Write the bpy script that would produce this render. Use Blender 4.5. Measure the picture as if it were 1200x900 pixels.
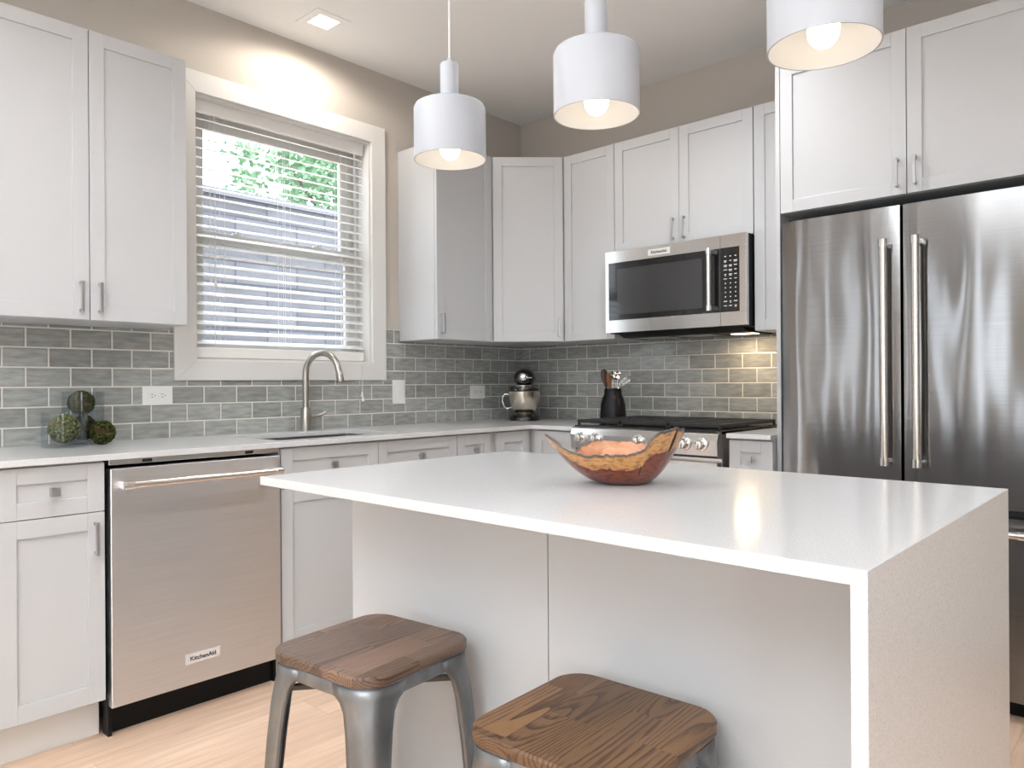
import bpy, bmesh, math, random
from mathutils import Vector, Matrix, noise
PI = math.pi
for o in list(bpy.data.objects):
    bpy.data.objects.remove(o)
SC = bpy.context.scene
COL = SC.collection
random.seed(7)

# ------------------------------------------------------------------ camera
cam_d = bpy.data.cameras.new('camera')
cam_d.sensor_width = 36.0
cam_d.lens = 872.9 / 1200 * 36.0
cam_d.clip_start = 0.05
cam = bpy.data.objects.new('camera', cam_d)
COL.objects.link(cam)
cam.location = (3.3247, -3.7246, 1.1389)
cam.rotation_euler = (Matrix.Rotation(math.radians(42.523), 3, 'Z') @ Matrix.Rotation(PI / 2, 3, 'X')
                      @ Matrix.Rotation(-0.0065, 3, 'Z')).to_euler()
SC.camera = cam

# ------------------------------------------------------------------ world, exposure, lights
SC.view_settings.view_transform = 'Standard'
SC.view_settings.look = 'None'
SC.view_settings.exposure = 0.38
SC.view_settings.gamma = 1.0
SC.view_settings.use_curve_mapping = False
world = bpy.data.worlds.new('sky')
SC.world = world
world.use_nodes = True
wb = world.node_tree.nodes['Background']
wb.inputs['Color'].default_value = (0.93, 0.97, 1.0, 1)
wb.inputs['Strength'].default_value = 4.5


def area(name, loc, rot, sx, sy, power, color=(1, 1, 1), spread=PI):
    d = bpy.data.lights.new(name, 'AREA')
    d.shape = 'RECTANGLE'
    d.size, d.size_y = sx, sy
    d.energy = power
    d.color = color
    d.spread = spread
    o = bpy.data.objects.new(name, d)
    o.location = loc
    o.rotation_euler = rot
    COL.objects.link(o)
    return o


FILL_TINT = (0.82, 0.92, 1.0)
WARM = (1.0, 0.84, 0.66)
# added fill lights at the unseen walls; narrow ones streak the fridge steel
for wx, ww, pw in ((0.30, 0.22, 4.0), (0.86, 0.20, 3.8), (1.22, 0.10, 1.6), (1.68, 0.26, 5.5), (3.3, 1.1, 15), (4.9, 1.2, 15)):
    area('far_wall_fill', (wx, -7.9, 1.33), (PI / 2, 0, 0), ww, 2.7, pw, FILL_TINT)
for wy, ww, pw in ((-5.15, 0.20, 3.6), (-5.95, 0.12, 2.2), (-6.8, 0.34, 6.0)):
    area('left_wall_fill', (0.05, wy, 1.33), (PI / 2, 0, -PI / 2), ww, 2.7, pw, FILL_TINT)  # added narrow panels, mirrored as streaks in the left fridge door
area('right_side_fill', (6.1, -5.6, 1.5), (PI / 2, 0, PI / 2), 1.2, 2.2, 40, FILL_TINT)  # added fill from the right, no window is modelled here

# added upward fill light behind the camera to brighten the ceiling, no fixture
area('ceiling_fill', (2.9, -5.0, 1.75), (PI, 0, 0), 0.6, 0.6, 120, (0.93, 0.97, 1.0), math.radians(125))

FLOOR = -0.045
CEIL = 2.868
ZC = 0.914


# ------------------------------------------------------------------ materials
def mat(name, col, rough=0.5, metal=0.0, spec=0.5, coat=0.0, emis=None, estr=0.0):
    m = bpy.data.materials.new(name)
    m.use_nodes = True
    b = m.node_tree.nodes['Principled BSDF']
    b.inputs['Base Color'].default_value = (*col, 1)
    b.inputs['Roughness'].default_value = rough
    b.inputs['Metallic'].default_value = metal
    b.inputs['Specular IOR Level'].default_value = spec
    b.inputs['Coat Weight'].default_value = coat
    if emis:
        b.inputs['Emission Color'].default_value = (*emis, 1)
        b.inputs['Emission Strength'].default_value = estr
    return m


class NT:
    def __init__(s, m):
        s.t = m.node_tree
        s.b = s.t.nodes['Principled BSDF']

    def n(s, kind, **kw):
        x = s.t.nodes.new(kind)
        for k, v in kw.items():
            if k in x.inputs:
                x.inputs[k].default_value = v
            else:
                setattr(x, k, v)
        return x

    def l(s, a, b):
        s.t.links.new(a, b)

    def coord(s, scale=(1, 1, 1), loc=(0, 0, 0), rot=(0, 0, 0), out='Object'):
        c = s.n('ShaderNodeTexCoord')
        mp = s.n('ShaderNodeMapping')
        mp.inputs['Scale'].default_value = scale
        mp.inputs['Location'].default_value = loc
        mp.inputs['Rotation'].default_value = rot
        s.l(c.outputs[out], mp.inputs['Vector'])
        return mp.outputs['Vector']

    def ramp(s, fac, stops):
        r = s.n('ShaderNodeValToRGB')
        e = r.color_ramp.elements
        while len(e) < len(stops):
            e.new(0.5)
        for el, (p, c) in zip(e, stops):
            el.position = p
            el.color = (*c, 1) if len(c) == 3 else c
        s.l(fac, r.inputs['Fac'])
        return r.outputs['Color']

    def bump(s, h, strength, dist=0.01):
        b = s.n('ShaderNodeBump')
        b.inputs['Strength'].default_value = strength
        b.inputs['Distance'].default_value = dist
        s.l(h, b.inputs['Height'])
        s.l(b.outputs['Normal'], s.b.inputs['Normal'])
        return b


M = {}
M['cab'] = mat('cabinet_white', (0.54, 0.553, 0.57), 0.38)
M['trim'] = mat('trim_white', (0.72, 0.715, 0.70), 0.4)
M['ceil'] = mat('ceiling_paint', (0.90, 0.905, 0.905), 0.9, spec=0.2)
M['black'] = mat('black_plastic', (0.004, 0.004, 0.004), 0.5, spec=0.2)
M['gloss'] = mat('black_gloss', (0.006, 0.006, 0.007), 0.12, coat=0.3)
M['iron'] = mat('cast_iron', (0.012, 0.012, 0.013), 0.5)
M['chrome'] = mat('chrome', (0.82, 0.82, 0.82), 0.12, 1.0)
M['nickel'] = mat('satin_nickel', (0.42, 0.40, 0.37), 0.3, 1.0)
M['handle'] = mat('satin_pull', (0.46, 0.46, 0.47), 0.32, 0.9)
M['plate'] = mat('plate_white', (0.80, 0.80, 0.78), 0.3)
M['slot'] = mat('socket_slot', (0.03, 0.03, 0.03), 0.6)
M['blind'] = mat('blind_white', (0.82, 0.81, 0.79), 0.45)
M['vinyl'] = mat('sash_vinyl', (0.74, 0.73, 0.71), 0.4)
M['shade'] = mat('pendant_enamel', (0.46, 0.485, 0.53), 0.55)
M['bulb'] = mat('bulb_glow', (1, 1, 1), 0.5, emis=(1.0, 0.80, 0.56), estr=8.0)
M['lens'] = mat('downlight_lens', (1, 1, 1), 0.5, emis=(1.0, 0.93, 0.84), estr=5.0)
M['cord'] = mat('cord_white', (0.8, 0.8, 0.8), 0.5)
M['badge'] = mat('badge_plate', (0.75, 0.75, 0.76), 0.3, 0.3)
M['ink'] = mat('badge_ink', (0.01, 0.01, 0.01), 0.5)
M['mark'] = mat('keypad_mark', (0.75, 0.75, 0.75), 0.5)
M['spoonwood'] = mat('utensil_wood', (0.20, 0.085, 0.03), 0.55)
M['kick'] = mat('toe_kick_paint', (0.74, 0.72, 0.69), 0.5)


def wall_mat(name, col):
    m = mat(name, col, 0.85, spec=0.25)
    t = NT(m)
    v = t.coord((60, 60, 60))
    nz = t.n('ShaderNodeTexNoise', Scale=3.0, Detail=3.0)
    t.l(v, nz.inputs['Vector'])
    t.bump(nz.outputs['Fac'], 0.05, 0.002)
    return m


M['wall'] = wall_mat('wall_greige', (0.52, 0.48, 0.435))


def quartz():
    m = mat('quartz_white', (0.8, 0.8, 0.79), 0.14)
    t = NT(m)
    v = t.coord()
    nz = t.n('ShaderNodeTexNoise', Scale=420.0, Detail=2.0)
    t.l(v, nz.inputs['Vector'])
    vo = t.n('ShaderNodeTexVoronoi', Scale=190.0)
    t.l(v, vo.inputs['Vector'])
    a = t.ramp(nz.outputs['Fac'], [(0.30, (0.54, 0.545, 0.555)), (0.5, (0.66, 0.67, 0.685)), (0.72, (0.70, 0.71, 0.73))])
    mx = t.n('ShaderNodeMix', data_type='RGBA')
    spk = t.ramp(vo.outputs['Distance'], [(0.06, (0.45, 0.45, 0.45)), (0.16, (0, 0, 0))])
    t.l(spk, mx.inputs['Factor'])
    t.l(a, mx.inputs['A'])
    mx.inputs['B'].default_value = (0.50, 0.48, 0.45, 1)
    t.l(mx.outputs['Result'], t.b.inputs['Base Color'])
    return m


M['quartz'] = quartz()


def steel(name, col, rough, wave=0.0, axis='x', scale=(4.0, 4.0, 0.9), aniso=0.75):
    m = mat(name, col, rough, 1.0)
    t = NT(m)
    t.b.inputs['Anisotropic'].default_value = aniso
    t.b.inputs['Anisotropic Rotation'].default_value = 0.25
    tg = t.n('ShaderNodeTangent', direction_type='RADIAL', axis='Z')
    t.l(tg.outputs['Tangent'], t.b.inputs['Tangent'])
    # fine brushing runs across, colour only
    v = t.coord((3, 3, 900))
    nz = t.n('ShaderNodeTexNoise', Scale=1.0, Detail=2.0)
    t.l(v, nz.inputs['Vector'])
    c = t.ramp(nz.outputs['Fac'], [(0.3, tuple(x * 0.90 for x in col)), (0.7, tuple(min(1, x * 1.06) for x in col))])
    t.l(c, t.b.inputs['Base Color'])
    if wave:
        v2 = t.coord(scale)
        n2 = t.n('ShaderNodeTexNoise', Scale=1.0, Detail=1.0, Roughness=0.4)
        t.l(v2, n2.inputs['Vector'])
        t.bump(n2.outputs['Fac'], 1.0, wave)
    return m


M['steel'] = steel('brushed_steel', (0.62, 0.61, 0.60), 0.22)
M['fridge'] = steel('fridge_steel', (0.255, 0.257, 0.262), 0.14, wave=0.010, scale=(5.0, 1.0, 1.1), aniso=0.95)
M['dw'] = steel('dishwasher_steel', (0.74, 0.75, 0.775), 0.38)
M['sink'] = steel('sink_steel', (0.35, 0.35, 0.35), 0.3)


def galv():
    m = mat('galvanised_metal', (0.34, 0.35, 0.36), 0.38, 0.9)
    t = NT(m)
    v = t.coord((9, 9, 5))
    nz = t.n('ShaderNodeTexNoise', Scale=1.5, Detail=5.0)
    t.l(v, nz.inputs['Vector'])
    c = t.ramp(nz.outputs['Fac'], [(0.3, (0.15, 0.158, 0.166)), (0.55, (0.225, 0.232, 0.24)), (0.75, (0.30, 0.30, 0.295))])
    t.l(c, t.b.inputs['Base Color'])
    r = t.ramp(nz.outputs['Fac'], [(0.3, (0.5, 0.5, 0.5)), (0.7, (0.3, 0.3, 0.3))])
    t.l(r, t.b.inputs['Roughness'])
    return m


M['galv'] = galv()


def tile(name, axis, ph, pitch=0.1567):
    # running-bond glazed tile; axis gives which object axis runs along the wall
    m = mat(name, (0.3, 0.3, 0.3), 0.12)
    t = NT(m)
    c = t.n('ShaderNodeTexCoord')
    sp = t.n('ShaderNodeSeparateXYZ')
    t.l(c.outputs['Object'], sp.inputs[0])
    cb = t.n('ShaderNodeCombineXYZ')
    ad = t.n('ShaderNodeMath', operation='ADD')
    ad.inputs[1].default_value = ph
    t.l(sp.outputs[axis], ad.inputs[0])
    az = t.n('ShaderNodeMath', operation='ADD')
    az.inputs[1].default_value = -0.983 + 0.0775 * 20
    t.l(sp.outputs['Z'], az.inputs[0])
    t.l(ad.outputs[0], cb.inputs[0])
    t.l(az.outputs[0], cb.inputs[1])
    br = t.n('ShaderNodeTexBrick', offset=0.5, offset_frequency=2)
    br.inputs['Scale'].default_value = 1.0
    br.inputs['Brick Width'].default_value = pitch
    br.inputs['Row Height'].default_value = 0.0775
    br.inputs['Mortar Size'].default_value = 0.0035
    br.inputs['Mortar Smooth'].default_value = 0.15
    br.inputs['Color1'].default_value = (0.285, 0.29, 0.275, 1)
    br.inputs['Color2'].default_value = (0.385, 0.395, 0.38, 1)
    br.inputs['Mortar'].default_value = (0.66, 0.645, 0.60, 1)
    t.l(cb.outputs[0], br.inputs['Vector'])
    # crackled glaze mottling
    mp = t.n('ShaderNodeMapping')
    mp.inputs['Scale'].default_value = (14, 60, 1)
    t.l(cb.outputs[0], mp.inputs['Vector'])
    nz = t.n('ShaderNodeTexNoise', Scale=1.0, Detail=4.0)
    t.l(mp.outputs[0], nz.inputs['Vector'])
    mott = t.ramp(nz.outputs['Fac'], [(0.3, (0.74, 0.74, 0.75)), (0.7, (1.16, 1.16, 1.14))])
    mx = t.n('ShaderNodeMix', data_type='RGBA', blend_type='MULTIPLY')
    mx.inputs['Factor'].default_value = 1.0
    t.l(br.outputs['Color'], mx.inputs['A'])
    t.l(mott, mx.inputs['B'])
    # glaze pools darker round each tile's rim
    br2 = t.n('ShaderNodeTexBrick', offset=0.5, offset_frequency=2)
    br2.inputs['Scale'].default_value = 1.0
    br2.inputs['Brick Width'].default_value = pitch
    br2.inputs['Row Height'].default_value = 0.0775
    br2.inputs['Mortar Size'].default_value = 0.008
    br2.inputs['Mortar Smooth'].default_value = 0.9
    br2.inputs['Color1'].default_value = (1, 1, 1, 1)
    br2.inputs['Color2'].default_value = (1, 1, 1, 1)
    br2.inputs['Mortar'].default_value = (0, 0, 0, 1)
    t.l(cb.outputs[0], br2.inputs['Vector'])
    rim = t.ramp(br2.outputs['Fac'], [(0.0, (1, 1, 1)), (0.9, (0.66, 0.66, 0.68))])
    m2 = t.n('ShaderNodeMix', data_type='RGBA', blend_type='MULTIPLY')
    m2.inputs['Factor'].default_value = 1.0
    t.l(mx.outputs['Result'], m2.inputs['A'])
    t.l(rim, m2.inputs['B'])
    fin = t.n('ShaderNodeMix', data_type='RGBA')
    t.l(br.outputs['Fac'], fin.inputs['Factor'])
    t.l(m2.outputs['Result'], fin.inputs['A'])
    fin.inputs['B'].default_value = (0.66, 0.645, 0.60, 1)
    t.l(fin.outputs['Result'], t.b.inputs['Base Color'])
    ro = t.ramp(br.outputs['Fac'], [(0, (0.13, 0.13, 0.13)), (1, (0.8, 0.8, 0.8))])
    t.l(ro, t.b.inputs['Roughness'])
    # relief: grout recess plus hand-made waviness
    inv = t.n('ShaderNodeMath', operation='SUBTRACT')
    inv.inputs[0].default_value = 1.0
    t.l(br2.outputs['Fac'], inv.inputs[1])
    n2 = t.n('ShaderNodeTexNoise', Scale=22.0, Detail=2.0)
    t.l(cb.outputs[0], n2.inputs['Vector'])
    sm = t.n('ShaderNodeMath', operation='MULTIPLY_ADD')
    sm.inputs[1].default_value = 0.55
    t.l(n2.outputs['Fac'], sm.inputs[0])
    t.l(inv.outputs[0], sm.inputs[2])
    t.bump(sm.outputs[0], 0.5, 0.0025)
    return m


M['tile_w'] = tile('tile_window_wall', 'Y', 0.1556 * 40.5 + 0.076, 0.1556)
M['tile_b'] = tile('tile_back_wall', 'X', 0.1567 * 40.5 - 0.078)


def floor_mat():
    m = mat('oak_floor', (0.6, 0.45, 0.33), 0.35)
    t = NT(m)
    v = t.coord(rot=(0, 0, PI / 2))
    br = t.n('ShaderNodeTexBrick', offset=0.37, offset_frequency=3)
    br.inputs['Scale'].default_value = 1.0
    br.inputs['Brick Width'].default_value = 1.1
    br.inputs['Row Height'].default_value = 0.085
    br.inputs['Mortar Size'].default_value = 0.0008
    br.inputs['Color1'].default_value = (0.66, 0.47, 0.345, 1)
    br.inputs['Color2'].default_value = (0.79, 0.60, 0.455, 1)
    br.inputs['Mortar'].default_value = (0.50, 0.34, 0.23, 1)
    t.l(v, br.inputs['Vector'])
    v2 = t.coord((22, 1.6, 1))
    nz = t.n('ShaderNodeTexNoise', Scale=2.0, Detail=5.0, Distortion=0.6)
    t.l(v2, nz.inputs['Vector'])
    g = t.ramp(nz.outputs['Fac'], [(0.3, (0.86, 0.84, 0.82)), (0.65, (1.05, 1.05, 1.05))])
    mx = t.n('ShaderNodeMix', data_type='RGBA', blend_type='MULTIPLY')
    mx.inputs['Factor'].default_value = 1.0
    t.l(br.outputs['Color'], mx.inputs['A'])
    t.l(g, mx.inputs['B'])
    t.l(mx.outputs['Result'], t.b.inputs['Base Color'])
    return m


M['floor'] = floor_mat()


def seat_wood(name, dark, light, seed, warm=1.0):
    m = mat(name, dark, 0.42)
    t = NT(m)
    # glued-up boards (rows across x), each with its own tone
    v = t.coord(loc=(seed * 0.13, 0.021, 0))
    br = t.n('ShaderNodeTexBrick', offset=0.43, offset_frequency=2)
    br.inputs['Scale'].default_value = 1.0
    br.inputs['Brick Width'].default_value = 0.21
    br.inputs['Row Height'].default_value = 0.082
    br.inputs['Mortar Size'].default_value = 0.0
    br.inputs['Color1'].default_value = (0.55, 0.55, 0.55, 1)
    br.inputs['Color2'].default_value = (1.5, 1.5, 1.5, 1)
    rot = t.n('ShaderNodeMapping')
    rot.inputs['Rotation'].default_value = (0, 0, PI / 2)
    t.l(v, rot.inputs['Vector'])
    t.l(rot.outputs[0], br.inputs['Vector'])
    # grain: stretched wave, shifted per board
    sh = t.n('ShaderNodeMix', data_type='VECTOR')
    mp = t.n('ShaderNodeMapping')
    mp.inputs['Scale'].default_value = (1.0, 0.10, 1.0)
    ad = t.n('ShaderNodeVectorMath', operation='ADD')
    t.l(v, ad.inputs[0])
    t.l(br.outputs['Color'], ad.inputs[1])
    t.l(ad.outputs[0], mp.inputs['Vector'])
    wv = t.n('ShaderNodeTexNoise', Scale=7.0, Detail=0.5, Distortion=0.12)
    t.l(mp.outputs[0], wv.inputs['Vector'])
    mul = t.n('ShaderNodeMath', operation='MULTIPLY')
    mul.inputs[1].default_value = 48.0
    t.l(wv.outputs['Fac'], mul.inputs[0])
    fr = t.n('ShaderNodeMath', operation='FRACT')
    t.l(mul.outputs[0], fr.inputs[0])
    fine = t.n('ShaderNodeTexNoise', Scale=1.0, Detail=3.0)
    mf = t.n('ShaderNodeMapping')
    mf.inputs['Scale'].default_value = (420, 22, 60)
    t.l(v, mf.inputs['Vector'])
    t.l(mf.outputs[0], fine.inputs['Vector'])
    mixf = t.n('ShaderNodeMath', operation='MULTIPLY_ADD')
    mixf.inputs[1].default_value = 1.1
    t.l(fine.outputs['Fac'], mixf.inputs[0])
    t.l(fr.outputs[0], mixf.inputs[2])
    c = t.ramp(mixf.outputs[0], [(0.35, tuple(x * 0.35 for x in dark)), (0.75, dark), (1.0, light)])
    mx = t.n('ShaderNodeMix', data_type='RGBA', blend_type='MULTIPLY')
    mx.inputs['Factor'].default_value = 0.8
    t.l(c, mx.inputs['A'])
    t.l(br.outputs['Color'], mx.inputs['B'])
    t.l(mx.outputs['Result'], t.b.inputs['Base Color'])
    t.bump(mixf.outputs[0], 0.35, 0.0012)
    return m


M['seat1'] = seat_wood('seat_elm_cool', (0.085, 0.046, 0.029), (0.175, 0.105, 0.070), 1.0)
M['seat2'] = seat_wood('seat_elm_warm', (0.070, 0.032, 0.014), (0.150, 0.078, 0.034), 5.0)


def bowl_mat():
    m = mat('bowl_wood', (0.3, 0.08, 0.03), 0.3, coat=0.15)
    t = NT(m)
    at = t.n('ShaderNodeAttribute', attribute_name='band')
    v = t.coord((1, 1, 2.6))
    nz = t.n('ShaderNodeTexNoise', Scale=16.0, Detail=5.0, Distortion=1.2)
    t.l(v, nz.inputs['Vector'])
    fi = t.n('ShaderNodeTexNoise', Scale=70.0, Detail=4.0)
    t.l(v, fi.inputs['Vector'])
    ad = t.n('ShaderNodeMath', operation='MULTIPLY_ADD')
    ad.inputs[1].default_value = 0.26
    t.l(nz.outputs['Fac'], ad.inputs[0])
    t.l(at.outputs['Fac'], ad.inputs[2])
    # band: 0 foot .. 1 rim (outside); heartwood, sapwood, bark
    c = t.ramp(ad.outputs[0], [(0.0, (0.085, 0.016, 0.010)), (0.35, (0.20, 0.042, 0.018)), (0.72, (0.12, 0.024, 0.015)),
                               (0.76, (0.42, 0.19, 0.060)), (1.0, (0.48, 0.24, 0.08))])
    mott = t.ramp(fi.outputs['Fac'], [(0.36, (0.38, 0.30, 0.24)), (0.52, (0.95, 0.95, 0.95)), (0.8, (1.2, 1.2, 1.2))])
    mx = t.n('ShaderNodeMix', data_type='RGBA', blend_type='MULTIPLY')
    mx.inputs['Factor'].default_value = 0.8
    t.l(c, mx.inputs['A'])
    t.l(mott, mx.inputs['B'])
    bk = t.n('ShaderNodeAttribute', attribute_name='bark')
    bn = t.n('ShaderNodeMath', operation='MULTIPLY_ADD')
    bn.inputs[1].default_value = 0.5
    t.l(fi.outputs['Fac'], bn.inputs[0])
    t.l(bk.outputs['Fac'], bn.inputs[2])
    bf = t.ramp(bn.outputs[0], [(0.78, (0, 0, 0)), (1.0, (1, 1, 1))])
    m2 = t.n('ShaderNodeMix', data_type='RGBA')
    t.l(bf, m2.inputs['Factor'])
    t.l(mx.outputs['Result'], m2.inputs['A'])
    m2.inputs['B'].default_value = (0.075, 0.058, 0.05, 1)
    ins = t.n('ShaderNodeAttribute', attribute_name='inside')
    ic = t.ramp(nz.outputs['Fac'], [(0.3, (0.40, 0.15, 0.085)), (0.5, (0.58, 0.29, 0.165)), (0.7, (0.70, 0.43, 0.27))])
    m3 = t.n('ShaderNodeMix', data_type='RGBA')
    t.l(ins.outputs['Fac'], m3.inputs['Factor'])
    t.l(m2.outputs['Result'], m3.inputs['A'])
    t.l(ic, m3.inputs['B'])
    t.l(m3.outputs['Result'], t.b.inputs['Base Color'])
    t.bump(fi.outputs['Fac'], 0.25, 0.002)
    return m


M['bowl'] = bowl_mat()


def moss(name, a, b, c):
    m = mat(name, a, 0.95, spec=0.1)
    t = NT(m)
    v = t.coord()
    nz = t.n('ShaderNodeTexNoise', Scale=120.0, Detail=4.0)
    t.l(v, nz.inputs['Vector'])
    n2 = t.n('ShaderNodeTexNoise', Scale=35.0, Detail=2.0)
    t.l(v, n2.inputs['Vector'])
    x = t.ramp(nz.outputs['Fac'], [(0.36, (0.008, 0.009, 0.003)), (0.5, a), (0.66, b)])
    f = t.ramp(n2.outputs['Fac'], [(0.56, (0, 0, 0)), (0.66, (0.8, 0.8, 0.8))])
    mx = t.n('ShaderNodeMix', data_type='RGBA')
    t.l(f, mx.inputs['Factor'])
    t.l(x, mx.inputs['A'])
    mx.inputs['B'].default_value = (*c, 1)
    t.l(mx.outputs['Result'], t.b.inputs['Base Color'])
    return m


M['moss1'] = moss('moss_olive', (0.085, 0.10, 0.03), (0.20, 0.21, 0.08), (0.12, 0.10, 0.045))
M['moss2'] = moss('moss_dark', (0.026, 0.032, 0.009), (0.075, 0.092, 0.024), (0.055, 0.024, 0.016))


def glass(name, tint=(0.93, 0.96, 0.98), refl=0.9):
    m = bpy.data.materials.new(name)
    m.use_nodes = True
    nt = m.node_tree
    nt.nodes.clear()
    out = nt.nodes.new('ShaderNodeOutputMaterial')
    tr = nt.nodes.new('ShaderNodeBsdfTransparent')
    tr.inputs['Color'].default_value = (*tint, 1)
    gl = nt.nodes.new('ShaderNodeBsdfGlossy')
    gl.inputs['Roughness'].default_value = 0.02
    fr = nt.nodes.new('ShaderNodeLayerWeight')
    fr.inputs['Blend'].default_value = 0.5
    pw = nt.nodes.new('ShaderNodeMath')
    pw.operation = 'POWER'
    pw.inputs[1].default_value = 4.0
    nt.links.new(fr.outputs['Facing'], pw.inputs[0])
    mu = nt.nodes.new('ShaderNodeMath')
    mu.operation = 'MULTIPLY_ADD'
    mu.inputs[1].default_value = refl * 0.6
    mu.inputs[2].default_value = 0.03
    nt.links.new(pw.outputs[0], mu.inputs[0])
    mx = nt.nodes.new('ShaderNodeMixShader')
    nt.links.new(mu.outputs[0], mx.inputs[0])
    nt.links.new(tr.outputs[0], mx.inputs[1])
    nt.links.new(gl.outputs[0], mx.inputs[2])
    nt.links.new(mx.outputs[0], out.inputs['Surface'])
    return m


M['pane'] = glass('window_pane')
M['vase'] = glass('vase_glass', (0.93, 0.945, 0.955), 0.8)
SC.cycles.transparent_max_bounces = 24


def siding():
    m = mat('neighbour_siding', (0.2, 0.2, 0.25), 0.8)
    t = NT(m)
    c = t.n('ShaderNodeTexCoord')
    sp = t.n('ShaderNodeSeparateXYZ')
    t.l(c.outputs['Object'], sp.inputs[0])
    cb = t.n('ShaderNodeCombineXYZ')
    t.l(sp.outputs['Y'], cb.inputs[0])
    t.l(sp.outputs['Z'], cb.inputs[1])
    br = t.n('ShaderNodeTexBrick', offset=0.5, offset_frequency=2)
    br.inputs['Scale'].default_value = 1.0
    br.inputs['Brick Width'].default_value = 0.62
    br.inputs['Row Height'].default_value = 0.20
    br.inputs['Mortar Size'].default_value = 0.008
    br.inputs['Color1'].default_value = (0.115, 0.112, 0.125, 1)
    br.inputs['Color2'].default_value = (0.155, 0.15, 0.165, 1)
    br.inputs['Mortar'].default_value = (0.06, 0.06, 0.08, 1)
    t.l(cb.outputs[0], br.inputs['Vector'])
    v2 = t.coord((1, 2, 9))
    nz = t.n('ShaderNodeTexNoise', Scale=2.0, Detail=1.0)
    t.l(v2, nz.inputs['Vector'])
    g = t.ramp(nz.outputs['Fac'], [(0.3, (0.86, 0.86, 0.86)), (0.7, (1.1, 1.1, 1.1))])
    mx = t.n('ShaderNodeMix', data_type='RGBA', blend_type='MULTIPLY')
    mx.inputs['Factor'].default_value = 1.0
    t.l(br.outputs['Color'], mx.inputs['A'])
    t.l(g, mx.inputs['B'])
    t.l(mx.outputs['Result'], t.b.inputs['Base Color'])
    return m


M['siding'] = siding()
M['leaf'] = mat('tree_leaf', (0.20, 0.33, 0.19), 0.7)
M['bark'] = mat('tree_bark', (0.16, 0.12, 0.09), 0.9)
M['soil'] = mat('yard_ground', (0.22, 0.21, 0.19), 0.95)


# ------------------------------------------------------------------ mesh helpers
def B():
    return bmesh.new()


def bx(bm, x0, x1, y0, y1, z0, z1):
    m = Matrix.Translation(((x0 + x1) / 2, (y0 + y1) / 2, (z0 + z1) / 2)) @ Matrix.Diagonal((x1 - x0, y1 - y0, z1 - z0, 1))
    bmesh.ops.create_cube(bm, size=1.0, matrix=m)
    return bm


def box(*a):
    return bx(B(), *a)


def ring_loft(bm, rings, cap0=True, cap1=True, closed=True):
    rows = [[bm.verts.new(p) for p in r] for r in rings]
    n = len(rows[0])
    for a, b in zip(rows, rows[1:]):
        for i in range(n if closed else n - 1):
            j = (i + 1) % n
            bm.faces.new((a[i], a[j], b[j], b[i]))
    if cap0:
        bm.faces.new(list(reversed(rows[0])))
    if cap1:
        bm.faces.new(rows[-1])
    return rows


def lathe(bm, prof, n=32, c=(0, 0, 0), cap0=True, cap1=True):
    rings = [[(c[0] + r * math.cos(2 * PI * i / n), c[1] + r * math.sin(2 * PI * i / n), c[2] + z) for i in range(n)] for r, z in prof]
    ring_loft(bm, rings, cap0, cap1)
    return bm


def tube(bm, pts, r, n=12, caps=True):
    pts = [Vector(p) for p in pts]
    rs = r if isinstance(r, (list, tuple)) else [r] * len(pts)
    t0 = (pts[1] - pts[0]).normalized()
    u = t0.orthogonal().normalized()
    rings = []
    for i, p in enumerate(pts):
        if i == 0:
            t = pts[1] - pts[0]
        elif i == len(pts) - 1:
            t = pts[-1] - pts[-2]
        else:
            t = (pts[i + 1] - p).normalized() + (p - pts[i - 1]).normalized()
        t.normalize()
        u = (u - t * u.dot(t)).normalized()
        w = t.cross(u)
        rings.append([p + (u * math.cos(2 * PI * k / n) + w * math.sin(2 * PI * k / n)) * rs[i] for k in range(n)])
    ring_loft(bm, rings, caps, caps)
    return bm


def prism(bm, pts, z0, z1):
    ring_loft(bm, [[(x, y, z0) for x, y in pts], [(x, y, z1) for x, y in pts]])
    return bm


def rrect(w, h, r, n=6):
    P = []
    for i, (sx, sy) in enumerate([(1, 1), (-1, 1), (-1, -1), (1, -1)]):
        for k in range(n + 1):
            a = PI / 2 * (i + k / n)
            P.append((sx * (w / 2 - r) + r * math.cos(a), sy * (h / 2 - r) + r * math.sin(a)))
    return P


def obj(name, bm, m, parent=None, bev=0.0, smooth=False, seg=2, loc=None):
    bmesh.ops.recalc_face_normals(bm, faces=bm.faces[:])
    me = bpy.data.meshes.new(name)
    bm.to_mesh(me)
    bm.free()
    me.materials.append(M[m] if isinstance(m, str) else m)
    if smooth:
        me.shade_smooth()
    o = bpy.data.objects.new(name, me)
    COL.objects.link(o)
    if parent:
        o.parent = parent
    if loc:
        o.location = loc
    if bev:
        b = o.modifiers.new('bevel', 'BEVEL')
        b.width = bev
        b.segments = seg
        b.limit_method = 'ANGLE'
        b.angle_limit = math.radians(40)
    if smooth:
        e = o.modifiers.new('edges', 'EDGE_SPLIT')
        e.split_angle = math.radians(42)
    return o


def tag(o, label, cat, group=None, kind=None):
    o['label'] = label
    o['category'] = cat
    if group:
        o['group'] = group
    if kind:
        o['kind'] = kind
    return o


def thing(name, label, cat, loc=(0, 0, 0), rotz=0.0, group=None):
    o = bpy.data.objects.new(name, None)
    o.empty_display_size = 0.1
    COL.objects.link(o)
    o.location = loc
    o.rotation_euler = (0, 0, rotz)
    return tag(o, label, cat, group)


def struct(name, bm, m, parent=None, bev=0.0, label=None):
    o = obj(name, bm, m, parent, bev)
    if not parent:
        o['kind'] = 'structure'
    if label:
        o['label'] = label
    return o


def copy_tree(o, parent=None):
    c = o.copy()
    COL.objects.link(c)
    c.parent = parent
    for ch in list(o.children):
        copy_tree(ch, c)
    return c


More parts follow.
